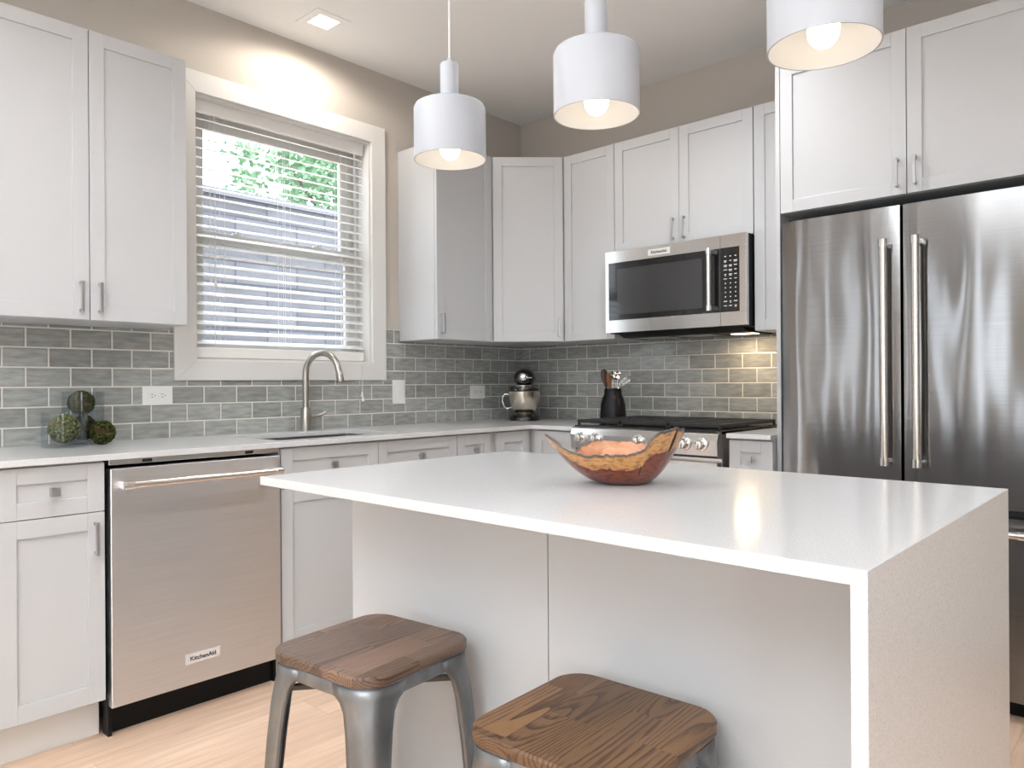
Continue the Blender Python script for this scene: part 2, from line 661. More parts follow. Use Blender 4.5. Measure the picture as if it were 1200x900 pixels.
def text(name, body, size, m, parent, loc, rot, depth=0.0006, bold=0.0):
    cu = bpy.data.curves.new(name, 'FONT')
    cu.body = body
    cu.size = size
    cu.align_x = 'CENTER'
    cu.align_y = 'CENTER'
    cu.extrude = depth
    cu.offset = bold
    tmp = bpy.data.objects.new(name + '_src', cu)
    COL.objects.link(tmp)
    dg = bpy.context.evaluated_depsgraph_get()
    me = bpy.data.meshes.new_from_object(tmp.evaluated_get(dg))
    bpy.data.objects.remove(tmp)
    me.materials.clear()
    me.materials.append(M[m])
    o = bpy.data.objects.new(name, me)
    COL.objects.link(o)
    o.parent = parent
    o.location = loc
    o.rotation_euler = rot
    return o


# ================================================================== ROOM SHELL
XR, YF = 6.2, -8.0
struct('floor', box(-0.16, XR, YF, 0.12, FLOOR - 0.12, FLOOR), 'floor')
struct('ceiling', box(-0.16, XR, YF, 0.12, CEIL, CEIL + 0.12), 'ceil')
WY0, WY1, WZ0, WZ1 = -2.216, -1.237, 1.253, 2.468     # window opening
b = B()
bx(b, -0.16, 0, YF, WY0, FLOOR, CEIL)
bx(b, -0.16, 0, WY1, 0.0, FLOOR, CEIL)
bx(b, -0.16, 0, WY0, WY1, FLOOR, WZ0)
bx(b, -0.16, 0, WY0, WY1, WZ1, CEIL)
struct('wall_left', b, 'wall')
struct('wall_back', box(-0.16, XR, 0, 0.12, FLOOR, CEIL), 'wall')
struct('wall_right', box(XR, XR + 0.12, YF, 0.12, FLOOR, CEIL), 'wall')
struct('wall_front', box(-0.16, XR, YF - 0.12, YF, FLOOR, CEIL), 'wall')

# glazed tile backsplashes
TT = 0.008
b = B()
bx(b, 0.0003, TT, -3.75, -2.313, ZC, 1.3835)
bx(b, 0.0003, TT, -2.313, -1.149, ZC, 1.164)
bx(b, 0.0003, TT, -1.149, -1.0455, ZC, 1.452)
bx(b, 0.0003, TT, -1.0455, -0.0003, ZC, 1.3835)
struct('trim_1', b, 'tile_w', label='grey glazed subway tile backsplash under the window')
struct('trim_2', box(TT, 2.020, -TT, -0.0003, ZC, 1.3835), 'tile_b',
       label='grey glazed subway tile backsplash behind the range')

# ---------------------------------------------------------------- window
win = bpy.data.objects.new('window_1', None)
COL.objects.link(win)
win.location = (0, 0, 0)
win['kind'] = 'structure'
win['label'] = 'white trimmed double-hung window above the sink'
cas = B()
cy0, cy1, cz0, cz1 = -2.313, -1.149, 1.1645, 2.558
# mitred flat casing: a frame lofted round the opening
outer = [(cy0, cz0), (cy1, cz0), (cy1, cz1), (cy0, cz1)]
inner = [(WY0 + 0.003, WZ0 + 0.003), (WY1 - 0.003, WZ0 + 0.003), (WY1 - 0.003, WZ1 - 0.003), (WY0 + 0.003, WZ1 - 0.003)]
for i in range(4):
    j = (i + 1) % 4
    P = [outer[i], outer[j], inner[j], inner[i]]
    ring_loft(cas, [[(0.0003, y, z) for y, z in P], [(0.020, y, z) for y, z in P]])
obj('window_casing', cas, 'trim', win, 0.002)
j = B()
bx(j, -0.158, -0.0003, WY0 + 0.0005, WY0 + 0.012, WZ0 + 0.0005, WZ1 - 0.0005)
bx(j, -0.158, -0.0003, WY1 - 0.012, WY1 - 0.0005, WZ0 + 0.0005, WZ1 - 0.0005)
bx(j, -0.158, -0.0003, WY0 + 0.012, WY1 - 0.012, WZ0 + 0.0005, WZ0 + 0.012)
bx(j, -0.158, -0.0003, WY0 + 0.012, WY1 - 0.012, WZ1 - 0.012, WZ1 - 0.0005)
# channels the sashes slide in
bx(j, -0.104, -0.098, WY1 - 0.030, WY1 - 0.012, WZ0 + 0.012, WZ1 - 0.012)
bx(j, -0.132, -0.128, WY1 - 0.030, WY1 - 0.012, WZ0 + 0.012, WZ1 - 0.012)
bx(j, -0.104, -0.098, WY0 + 0.012, WY0 + 0.030, WZ0 + 0.012, WZ1 - 0.012)
bx(j, -0.132, -0.128, WY0 + 0.012, WY0 + 0.030, WZ0 + 0.012, WZ1 - 0.012)
obj('window_jamb', j, 'trim', win)


def sash(name, x0, x1, z0, z1, st, top, bot, mx=None):
    s = B()
    a0, a1 = WY0 + 0.0135, WY1 - 0.0135
    bx(s, x0, x1, a0, a0 + st, z0, z1)
    bx(s, x0, x1, a1 - st, a1, z0, z1)
    bx(s, x0, x1, a0 + st, a1 - st, z1 - top, z1)
    bx(s, x0, x1, a0 + st, a1 - st, z0, z0 + bot)
    o = obj(name, s, 'vinyl', win, 0.002)
    xm = (x0 + x1) / 2
    obj('glass_pane', box(xm - 0.002, xm + 0.002, a0 + st - 0.002, a1 - st + 0.002, z0 + bot - 0.002, z1 - top + 0.002), 'pane', o)
    return o


sash('upper_sash', -0.155, -0.133, 1.815, WZ1 - 0.013, 0.094, 0.095, 0.045)
lo = sash('lower_sash', -0.127, -0.105, WZ0 + 0.013, 1.868, 0.080, 0.050, 0.075)
k = B()
for yy in (-1.95, -1.50):
    bx(k, -0.125, -0.108, yy - 0.025, yy + 0.025, 1.8683, 1.878)
    bx(k, -0.119, -0.110, yy - 0.008, yy + 0.012, 1.878, 1.886)
obj('sash_lock', k, 'plate', lo, 0.001)

# ---------------------------------------------------------------- blind
bl = thing('window_blind', 'white horizontal slat blind lowered over the kitchen window', 'blind', (-0.062, -1.7265, 1.268))
HW = 0.4725
v = B()
bx(v, 0.012, 0.024, -HW, HW, 1.128, 1.193)
obj('valance', v, 'blind', bl, 0.004)
obj('head_rail', box(-0.026, 0.010, -HW + 0.004, HW - 0.004, 1.140, 1.185), 'blind', bl, 0.002)
sl = B()
th = math.radians(24)
n_sl = 24
for i in range(n_sl):
    zc = 0.076 + i * 0.0448
    R = 0.0245
    pts = []
    for q in range(5):
        s = -1 + q / 2
        # local slat: inner edge low, outer edge high, slight crown
        xx = R * s * math.cos(th)
        zz = -R * s * math.sin(th) + 0.0022 * (1 - s * s)
        pts.append((xx, zz))
    top = [(x, z + 0.0013) for x, z in pts]
    prof = top + [(x, z - 0.0013) for x, z in reversed(pts)]
    ring_loft(sl, [[(x, -HW + 0.003, zc + z) for x, z in prof], [(x, HW - 0.003, zc + z) for x, z in prof]])
obj('slats', sl, 'blind', bl)
obj('bottom_rail', box(-0.024, 0.024, -HW + 0.002, HW - 0.002, 0.0, 0.050), 'blind', bl, 0.004)
for yy in (-0.375, -0.325, -0.02, 0.02, 0.32, 0.36):
    c = B()
    for xx in (-0.0255, 0.0255):
        bx(c, xx - 0.0007, xx + 0.0007, yy - 0.0007, yy + 0.0007, 0.050 if xx else 0, 1.140 if xx < 0 else 1.128)
    obj('ladder_cord', c, 'cord', bl)


def tassel(bm, x, y, z):
    lathe(bm, [(0.0015, 0.0), (0.0035, -0.004), (0.0075, -0.022), (0.007, -0.026), (0.002, -0.027)], 12, (x, y, z))


pc = B()
tube(pc, [(0.026, 0.407, 1.13), (0.028, 0.407, 0.04), (0.087, 0.407, -0.03), (0.087, 0.407, -0.168)], 0.0009, 6)
tube(pc, [(0.0265, 0.412, 1.13), (0.0285, 0.412, 0.04), (0.089, 0.412, -0.03), (0.089, 0.411, -0.192)], 0.0009, 6)
pcord = obj('pull_cord', pc, 'cord', bl)
tb = B()
tassel(tb, 0.087, 0.407, -0.166)
tassel(tb, 0.089, 0.4115, -0.190)
obj('tassel', tb, 'plate', pcord, smooth=True)
pc = B()
tube(pc, [(0.027, -0.395, 1.13), (0.029, -0.395, 0.375)], 0.0009, 6)
tube(pc, [(0.027, -0.372, 1.13), (0.029, -0.372, 0.362)], 0.0009, 6)
pcord = obj('tilt_cord', pc, 'cord', bl)
tb = B()
tassel(tb, 0.029, -0.395, 0.377)
tassel(tb, 0.029, -0.372, 0.363)
obj('tassel', tb, 'plate', pcord, smooth=True)

# ---------------------------------------------------------------- outdoors
struct('ground', box(-14, -0.17, -9, 14, FLOOR - 0.62, FLOOR - 0.5), 'soil')
nb = thing('neighbour_building', 'dark grey sided neighbouring building seen through the window blind', 'building', (-3.3, 2.0, FLOOR - 0.5))
obj('siding_wall', box(-4.0, 0.3, -7, 8, 0, 3.36), 'siding', nb)
obj('parapet_cap', box(-4.05, 0.34, -7.05, 8.05, 3.36, 3.42), mat('parapet_metal', (0.16, 0.16, 0.18), 0.6), nb)

tr = thing('tree', 'leafy green tree rising behind the neighbouring building', 'tree', (-9.6, 5.6, FLOOR - 0.5))
tk = B()
tube(tk, [(0, 0, 0), (0.05, 0.05, 2.5), (0.0, 0.1, 4.6)], [0.2, 0.16, 0.1], 10)
for a in range(7):
    an = a * 0.9
    tube(tk, [(0, 0.08, 3.4 + a * 0.15), (1.1 * math.cos(an), 1.1 * math.sin(an), 4.6 + a * 0.2), (1.9 * math.cos(an), 1.9 * math.sin(an), 5.4 + a * 0.25)],
         [0.07, 0.04, 0.015], 6)
obj('trunk', tk, 'bark', tr, smooth=True)
fo = B()
rnd = random.Random(3)
for q in range(90):
    while True:
        p = Vector((rnd.uniform(-1, 1), rnd.uniform(-1, 1), rnd.uniform(-1, 1)))
        if p.length < 1:
            break
    c = Vector((p.x * 2.3, p.y * 2.6, 5.3 + p.z * 1.9))
    for w in range(95):
        d = Vector((rnd.gauss(0, 1), rnd.gauss(0, 1), rnd.gauss(0, 1)))
        d = d.normalized() * rnd.uniform(0.05, 0.55)
        u = Vector((rnd.gauss(0, 1), rnd.gauss(0, 1), rnd.gauss(0, 1))).normalized() * 0.075
        vv = u.orthogonal().normalized() * 0.045
        cc = c + d
        fo.faces.new([fo.verts.new(cc - u), fo.verts.new(cc + vv), fo.verts.new(cc + u), fo.verts.new(cc - vv)])
obj('foliage', fo, 'leaf', tr)


# ================================================================== CABINETS
GAP = 0.0015
RAIL = 0.052


def shaker(w, h, rail=RAIL, railh=None, t=0.019, rec=0.008):
    """door in local coords: x 0..w, z 0..h, front face y=-t, back y=0"""
    rh = railh or rail
    bm = B()
    bx(bm, rail - 0.002, w - rail + 0.002, -(t - rec), -0.002, rh - 0.002, h - rh + 0.002)
    bx(bm, 0, rail, -t, 0, 0, h)
    bx(bm, w - rail, w, -t, 0, 0, h)
    bx(bm, rail, w - rail, -t, 0, 0, rh)
    bx(bm, rail, w - rail, -t, 0, h - rh, h)
    return bm


def pull(parent, x, z0, z1, y=-0.019):
    bm = B()
    bx(bm, x - 0.0055, x + 0.0055, y - 0.030, y - 0.022, z0, z1)
    bx(bm, x - 0.0045, x + 0.0045, y - 0.0225, y, z0, z0 + 0.010)
    bx(bm, x - 0.0045, x + 0.0045, y - 0.0225, y, z1 - 0.010, z1)
    return obj('handle', bm, 'handle', parent, 0.001)


def knob(parent, x, z, y=-0.019, s=0.0145):
    bm = B()
    bx(bm, x - s, x + s, y - 0.028, y - 0.016, z - s, z + s)
    bx(bm, x - 0.006, x + 0.006, y - 0.017, y, z - 0.006, z + 0.006)
    return obj('knob', bm, 'handle', parent, 0.0012)


def door(parent, x0, x1, z0, z1, y, handle=None, name='door', rail=RAIL, railh=None, hz=(0.028, 0.138)):
    """handle: 'l' / 'r' side, at bottom (uppers) given by hz measured from the door's bottom"""
    o = obj(name, shaker(x1 - x0 - 2 * GAP, z1 - z0, rail, railh), 'cab', parent, 0.0012, loc=(x0 + GAP, y, z0))
    w = x1 - x0 - 2 * GAP
    if handle:
        pull(o, 0.030 if handle == 'l' else w - 0.030, hz[0], hz[1])
    return o


ZU, ZT, DU = 1.3845, 2.457, 0.324
UF = -(DU - 0.019)       # front of an upper body in local coordinates


def upper(label, loc, rot, w, z0, z1, doors, depth=DU, group='white upper cabinets', name='upper_cabinet'):
    t = thing(name, label, 'cabinet', (loc[0], loc[1], z0), rot, group)
    fy = -(depth - 0.019)
    h = z1 - z0
    b = B()
    bx(b, 0.0005, w - 0.0005, fy + 0.001, -0.001, 0.0, h)
    obj('cabinet_body', b, 'cab', t, 0.001)
    for (x0, x1, hd) in doors:
        door(t, x0, x1, 0.001, h - 0.001, fy, hd)
    return t


R90 = PI / 2
upper('white two-door upper cabinet left of the window', (0.0, -3.112, 0), R90, 0.722, ZU, ZT,
      [(0, 0.361, 'r'), (0.361, 0.722, 'l')])
upper('white single-door upper cabinet just right of the window', (0, -1.0455, 0), R90, 0.430, ZU, ZT, [(0, 0.430, 'l')])
# diagonal corner cabinet
cc = thing('corner_cabinet', 'white diagonal corner upper cabinet above the stand mixer', 'cabinet', (0, 0, ZU), 0, 'white upper cabinets')
P0, P1 = (DU, -0.614), (0.622, -DU)
n = Vector((P1[1] - P0[1], -(P1[0] - P0[0]), 0)).normalized()       # outward (+x,-y)
off = 0.020
a0 = (P0[0] - n.x * off, P0[1] - n.y * off)
a1 = (P1[0] - n.x * off, P1[1] - n.y * off)
b = B()
prism(b, [(0.001, -0.001), (0.001, -0.613), (a0[0] - 0.004, -0.613), (a0[0], a0[1]), (a1[0], a1[1]), (0.621, a1[1] + 0.004), (0.621, -0.001)], 0, ZT - ZU)
obj('cabinet_body', b, 'cab', cc, 0.001)
wd = math.hypot(P1[0] - P0[0], P1[1] - P0[1])
dd = obj('door', shaker(wd - 0.010, ZT - ZU - 0.002), 'cab', cc, 0.0012)
dirx = Vector((P1[0] - P0[0], P1[1] - P0[1], 0)).normalized()
dd.location = (a0[0] + dirx.x * 0.005 + n.x * 0.0005, a0[1] + dirx.y * 0.005 + n.y * 0.0005, 0.001)
dd.rotation_euler = (0, 0, math.atan2(dirx.y, dirx.x))
pull(dd, wd - 0.010 - 0.026, 0.028, 0.138)

upper('white upper cabinet between the corner cabinet and the microwave', (0.624, 0, 0), 0, 0.353, ZU, ZT, [(0, 0.353, None)])
upper('white two-door upper cabinet above the microwave', (0.978, 0, 0), 0, 0.798, 1.850, ZT, [(0, 0.399, 'r'), (0.399, 0.798, 'l')])
upper('narrow white upper cabinet between microwave and refrigerator', (1.778, 0, 0), 0, 0.217, ZU, ZT, [(0, 0.217, None)])
# fridge surround: full-height panel and the deep cabinet above
FD = 0.589
fcab = upper('deep white two-door cabinet above the refrigerator', (2.0165, 0, 0), 0, 0.992, 1.860, 2.497,
      [(0, 0.496, 'r'), (0.496, 0.992, 'l')], depth=FD)
obj('side_panel', box(-0.020, -0.001, -0.589, -0.001, FLOOR - 1.860, 0.637), 'cab', fcab, 0.001)
obj('side_panel', box(0.993, 1.012, -0.589, -0.001, FLOOR - 1.860, 0.637), 'cab', fcab, 0.001)

# ---------------------------------------------------------------- base cabinets
DB = 0.630
BF = -(DB - 0.019)
ZB0, ZB1 = 0.090, 0.884
ZD = 0.722


def base(label, loc, rot, w, fronts, hollow=False, name='base_cabinet'):
    t = thing(name, label, 'cabinet', (loc[0], loc[1], FLOOR), rot, 'white base cabinets')
    zz = -FLOOR
    b = B()
    top = ZC - 0.0215 + zz
    if hollow:
        bx(b, 0.0005, 0.018, BF + 0.001, -0.012, 0.13, top)
        bx(b, w - 0.018, w - 0.0005, BF + 0.001, -0.012, 0.13, top)
        bx(b, 0.018, w - 0.018, BF + 0.001, -0.012, 0.13, 0.148)
        bx(b, 0.018, w - 0.018, -0.020, -0.012, 0.148, 0.70)
        bx(b, 0.018, w - 0.018, BF + 0.001, BF + 0.019, top - 0.03, top)
    else:
        bx(b, 0.0005, w - 0.0005, BF + 0.001, -0.012, 0.13, top)
    obj('cabinet_body', b, 'cab', t, 0.001)
    obj('toe_kick', box(0.0005, w - 0.0005, -0.560, -0.545, 0.0, 0.1295), 'kick', t)
    for f in fronts:
        kind, x0, x1 = f[:3]
        if kind == 'drawer':
            o = obj('drawer', shaker(x1 - x0 - 2 * GAP, ZB1 - ZD - 0.001, RAIL, 0.052), 'cab', t, 0.0012, loc=(x0 + GAP, BF, ZD + zz + 0.002))
            knob(o, (x1 - x0) / 2 - GAP, (ZB1 - ZD) / 2)
        elif kind == 'door':
            o = door(t, x0, x1, ZB0 + zz, ZD + zz - 0.001, BF, f[3], railh=0.057, hz=(0.492, 0.600))
    return t


base('white base cabinet with drawer left of the dishwasher', (0, -3.116, 0), R90, 0.308, [('drawer', 0, 0.308), ('door', 0, 0.308, 'r')])
base('white base cabinet at the far left end of the counter', (0, -3.740, 0), R90, 0.620,
     [('drawer', 0, 0.620), ('door', 0, 0.310, 'r'), ('door', 0.310, 0.620, 'l')])
base('wide white sink cabinet with two drawer fronts under the sink', (0, -2.156, 0), R90, 0.964,
     [('drawer', 0, 0.482), ('drawer', 0.482, 0.964), ('door', 0, 0.482, 'r'), ('door', 0.482, 0.964, 'l')], hollow=True)
base('narrow white base cabinet between sink cabinet and corner cabinet', (0, -1.190, 0), R90, 0.285,
     [('drawer', 0, 0.240), ('door', 0, 0.240, 'l')])
# inside-corner base cabinet with an L of two full doors
cb = thing('corner_base_cabinet', 'white inside-corner base cabinet under the stand mixer', 'cabinet', (0, 0, FLOOR), 0, 'white base cabinets')
b = B()
f0 = DB - 0.019 - 0.001
prism(b, [(0.012, -0.012), (0.012, -0.9035), (f0, -0.9035), (f0, -f0), (0.940, -f0), (0.940, -0.012)], 0.13, ZC - 0.0215 - FLOOR)
obj('cabinet_body', b, 'cab', cb, 0.001)
b = B()
bx(b, 0.545, 0.560, -0.9035, -0.560, 0, 0.1295)
bx(b, 0.545, 0.940, -0.560, -0.545, 0, 0.1295)
obj('toe_kick', b, 'kick', cb)
d1 = obj('door', shaker(0.250, ZB1 - ZB0, 0.052, 0.055), 'cab', cb, 0.0012)
d1.location = (DB - 0.019, -0.902, ZB0 - FLOOR)
d1.rotation_euler = (0, 0, R90)
d2 = obj('door', shaker(0.284, ZB1 - ZB0, 0.052, 0.055), 'cab', cb, 0.0012)
d2.location = (0.652, -(DB - 0.019), ZB0 - FLOOR)
base('small white base cabinet with drawer between range and refrigerator', (1.794, 0, 0), 0, 0.2015,
     [('drawer', 0, 0.2015), ('door', 0, 0.2015, 'l')])

# ---------------------------------------------------------------- countertops
CT = 0.021
HX0, HX1, HY0, HY1 = 0.150, 0.555, -2.125, -1.500


def slab_with_hole():
    bm = B()
    e = 0.0105
    xs = [e, HX0, HX1, 0.653]
    ys = [-3.742, HY0, HY1, -0.653, -e]
    # grid of cells without the sink cut-out, plus the right leg of the L
    def P(x, y, z, cache={}):
        k = (round(x, 5), round(y, 5), z)
        if k not in cache or not cache[k].is_valid:
            cache[k] = bm.verts.new((x, y, z))
        return cache[k]
    cells = []
    for i in range(3):
        for jx in range(4):
            if i == 1 and jx == 1:
                continue
            cells.append((xs[i], xs[i + 1], ys[jx], ys[jx + 1]))
    cells.append((0.653, 0.942, -0.653, -e))
    cs = {}
    V = {}

    def g(x, y, z):
        k = (round(x, 5), round(y, 5), round(z, 5))
        if k not in V:
            V[k] = bm.verts.new((x, y, z))
        return V[k]
    z0, z1 = ZC - CT, ZC
    edges = {}
    for (x0, x1, y0, y1) in cells:
        bm.faces.new((g(x0, y0, z1), g(x1, y0, z1), g(x1, y1, z1), g(x0, y1, z1)))
        bm.faces.new((g(x0, y1, z0), g(x1, y1, z0), g(x1, y0, z0), g(x0, y0, z0)))
        for a, c in (((x0, y0), (x1, y0)), ((x1, y0), (x1, y1)), ((x1, y1), (x0, y1)), ((x0, y1), (x0, y0))):
            k = tuple(sorted((a, c)))
            edges[k] = edges.get(k, 0) + 1
    for (a, c), cnt in edges.items():
        if cnt == 1:
            bm.faces.new((g(*a, z0), g(*c, z0), g(*c, z1), g(*a, z1)))
    return bm


tag(obj('countertop', slab_with_hole(), 'quartz', bev=0.0015), 'white quartz L-shaped countertop running under the window and round the corner', 'countertop')
tag(obj('countertop', box(1.792, 1.9955, -0.653, -0.0105, ZC - CT, ZC), 'quartz', bev=0.0015),
    'short white quartz countertop between range and refrigerator', 'countertop')

# sink
sk = thing('sink', 'undermount stainless steel sink set in the counter below the window', 'sink', ((HX0 + HX1) / 2, (HY0 + HY1) / 2, ZC - CT - 0.23))
hw, hh = (HX1 - HX0) / 2 + 0.004, (HY1 - HY0) / 2 + 0.004
b = B()
rings = []
for (dx, z) in ((-0.0, 0.2285), (0.0, 0.02), (-0.02, 0.0)):
    rings.append([(x, y, z) for x, y in rrect(2 * (hw + dx), 2 * (hh + dx), 0.03)])
for (dx, z) in ((-0.022, 0.003), (-0.003, 0.022), (-0.003, 0.2285)):
    rings.insert(0, [(x, y, z) for x, y in rrect(2 * (hw + dx), 2 * (hh + dx), 0.03)]) if False else None
inner = [[(x, y, z) for x, y in rrect(2 * (hw + dx), 2 * (hh + dx), 0.03)] for dx, z in ((-0.003, 0.2285), (-0.003, 0.022), (-0.022, 0.003))]
rows_o = ring_loft(b, rings, cap0=False, cap1=True)
rows_i = ring_loft(b, inner, cap0=False, cap1=True)
N = len(rows_o[0])
for i in range(N):
    jn = (i + 1) % N
    b.faces.new((rows_o[0][i], rows_o[0][jn], rows_i[0][jn], rows_i[0][i]))
obj('basin', b, 'sink', sk, smooth=True)
dr = B()
lathe(dr, [(0.045, 0.0035), (0.045, 0.006), (0.036, 0.007), (0.034, 0.005), (0.0, 0.005)], 24, cap0=False, cap1=False)
obj('drain', dr, 'chrome', sk, smooth=True)

# faucet
fa = thing('faucet', 'brushed nickel gooseneck faucet with side lever behind the sink', 'faucet', (0.085, -1.70, ZC))
b = B()
lathe(b, [(0.0285, 0.0), (0.0285, 0.004), (0.0255, 0.006), (0.0255, 0.112), (0.0235, 0.115), (0.014, 0.116)], 28)
obj('faucet_body', b, 'nickel', fa, smooth=True)
b = B()
Ra = 0.103
cA, sA = math.cos(0.28), math.sin(0.28)
pts = [(0, 0, 0.10), (0, 0, 0.280)]
for i in range(1, 15):
    a = PI * i / 15 * 1.02
    pts.append(((Ra - Ra * math.cos(a)) * cA, (Ra - Ra * math.cos(a)) * sA, 0.280 + Ra * math.sin(a)))
tube(b, pts, 0.0155, 18)
gn = obj('gooseneck', b, 'nickel', fa, smooth=True)
e = Vector(pts[-1])
dr_ = (Vector(pts[-1]) - Vector(pts[-2])).normalized()
b = B()
tube(b, [e, e + dr_ * 0.012, e + dr_ * 0.016, e + dr_ * 0.055, e + dr_ * 0.060], [0.0155, 0.0156, 0.0172, 0.0185, 0.016], 18)
obj('spray_head', b, 'nickel', gn, smooth=True)
b = B()
tube(b, [(0, 0.018, 0.064), (0, 0.052, 0.066), (0, 0.058, 0.066)], [0.0165, 0.0170, 0.013], 18)
tube(b, [(0, 0.050, 0.070), (0.004, 0.085, 0.076), (0.008, 0.110, 0.090)], [0.010, 0.0085, 0.0065], 12)
obj('lever', b, 'nickel', fa, smooth=True)

# ================================================================== DISHWASHER
dw = thing('dishwasher', 'stainless steel dishwasher with bar handle under the counter', 'dishwasher', (0.0, -2.802, FLOOR), R90)
W = 0.640
z = -FLOOR
obj('cabinet_body', box(0.004, W - 0.004, -0.600, -0.02, 0.105 + 0.02, 0.856 + z), 'black', dw)
b = B()
bx(b, 0.004, W - 0.004, -0.585, -0.565, 0.0, 0.13)
bx(b, 0.004, 0.016, -0.615, -0.585, 0.0, 0.13)
bx(b, W - 0.016, W - 0.004, -0.60, -0.585, 0.0, 0.13)
obj('toe_panel', b, 'black', dw)
dp = obj('door_panel', box(0.006, W - 0.006, -0.645, -0.601, 0.058 + z, 0.862 + z), 'dw', dw, 0.003)
tp = obj('mounting_strip', box(0.006, W - 0.006, -0.632, -0.10, 0.8735 + z, 0.8925 + z), 'steel', dw, 0.001)
for xx in (0.13, 0.51):
    obj('mounting_clip', box(xx - 0.016, xx + 0.016, -0.634, -0.6325, 0.877 + z, 0.887 + z), 'ink', tp)
b = B()
tube(b, [(0.038, -0.700, 0.808 + z), (0.605, -0.700, 0.808 + z)], 0.0125, 20)
hb = obj('handle', b, 'chrome', dp, smooth=True)
M['bar'] = steel('handle_steel', (0.78, 0.74, 0.70), 0.25, aniso=0.4)
hb.data.materials[0] = M['bar']
for x0, x1 in ((0.028, 0.060), (0.583, 0.612)):
    b = B()
    tube(b, [(x0, -0.700, 0.808 + z), (x1, -0.700, 0.808 + z)], 0.0155, 20)
    xm = (x0 + x1) / 2
    bx(b, xm - 0.011, xm + 0.011, -0.700, -0.645, 0.796 + z, 0.820 + z)
    obj('handle_bracket', b, 'chrome', hb, 0.001)
bp = obj('badge', box(0.252, 0.383, -0.6475, -0.6455, 0.135 + z, 0.172 + z), 'badge', dp, 0.0005)
text('badge_lettering', 'KitchenAid', 0.0215, 'ink', bp, (0.3175, -0.6478, 0.1535 + z), (PI / 2, 0, 0), bold=0.0004)

# ================================================================== RANGE
rg = thing('range', 'stainless steel gas range with black grates on the back wall', 'stove', (0.945, 0, FLOOR))
W = 0.823
obj('oven_body', box(0.002, W - 0.002, -0.640, -0.012, 0.10, 0.905 + z), 'steel', rg, 0.002)
b = B()
bx(b, 0.004, W - 0.004, -0.600, -0.585, 0.0, 0.1)
bx(b, 0.004, W - 0.004, -0.585, -0.060, 0.0, 0.1)
obj('toe_panel', b, 'black', rg)
b = B()
Pf = [(-0.6405, 0.798), (-0.668, 0.800), (-0.684, 0.812), (-0.688, 0.880), (-0.678, 0.910), (-0.660, 0.918), (-0.6405, 0.918)]
ring_loft(b, [[(0.002, y, q + z) for y, q in Pf], [(W - 0.002, y, q + z) for y, q in Pf]])
cp = obj('control_panel', b, 'steel', rg, 0.0015)
for kx in (0.068, 0.162, 0.412, 0.662, 0.745):
    b = B()
    q = (kx, -0.687, 0.862 + z)
    tube(b, [(kx, -0.686, q[2]), (kx, -0.694, q[2])], [0.031, 0.030], 26)
    tube(b, [(kx, -0.694, q[2]), (kx, -0.724, q[2]), (kx, -0.728, q[2])], [0.023, 0.0205, 0.018], 26)
    bx(b, kx - 0.004, kx + 0.004, -0.735, -0.728, q[2] - 0.018, q[2] + 0.018)
    obj('knob', b, 'chrome', cp, 0.001, smooth=True)
dg = obj('oven_door', box(0.006, W - 0.006, -0.680, -0.6415, 0.22 + z, 0.782 + z), 'steel', rg, 0.003)
obj('oven_window', box(0.10, W - 0.10, -0.683, -0.6805, 0.32 + z, 0.62 + z), 'gloss', dg, 0.001)
b = B()
tube(b, [(0.05, -0.735, 0.735 + z), (W - 0.05, -0.735, 0.735 + z)], 0.0125, 18)
for xx in (0.075, W - 0.075):
    bx(b, xx - 0.011, xx + 0.011, -0.735, -0.680, 0.725 + z, 0.745 + z)
obj('handle', b, 'chrome', dg, smooth=True)
obj('lower_drawer', box(0.006, W - 0.006, -0.678, -0.6415, 0.06 + z, 0.212 + z), 'steel', rg, 0.003)
ck = obj('cooktop', box(0.004, W - 0.004, -0.652, -0.014, 0.9185 + z, 0.926 + z), 'gloss', rg, 0.002)
for (bxx, by, rr) in ((0.15, -0.20, 0.04), (0.15, -0.48, 0.05), (0.41, -0.33, 0.055), (0.67, -0.20, 0.04), (0.67, -0.48, 0.045)):
    b = B()
    lathe(b, [(rr, 0.0), (rr, 0.008), (rr * 0.75, 0.010), (rr * 0.72, 0.018), (0.005, 0.020)], 24, (bxx, by, 0.9262 + z))
    obj('burner', b, 'iron', ck, smooth=True)
for gi, (x0, x1) in enumerate(((0.010, 0.272), (0.276, 0.546), (0.550, 0.813))):
    b = B()
    y0, y1 = -0.640, -0.045
    zt0, zt1 = 0.936 + z, 0.952 + z
    # outer frame, splayed rim, cross bars and fingers
    for (a, c) in ((y0, y0 + 0.014), (y1 - 0.014, y1), (-0.350, -0.336)):
        bx(b, x0, x1, a, c, zt0, zt1)
    for xx in (x0, x1 - 0.012):
        bx(b, xx, xx + 0.012, y0, y1, zt0, zt1)
    xm = (x0 + x1) / 2
    bx(b, xm - 0.005, xm + 0.005, y0, y1, zt0 + 0.002, zt1)
    for yy in (-0.56, -0.50, -0.43, -0.26, -0.19, -0.12):
        bx(b, x0, x1, yy - 0.005, yy + 0.005, zt0 + 0.002, zt1)
    for xx in (x0, x1 - 0.012):
        for yy in (y0, -0.350, y1 - 0.014):
            bx(b, xx, xx + 0.012, yy, yy + 0.014, 0.9262 + z, zt0)
    obj('grate', b, 'iron', ck, 0.002)

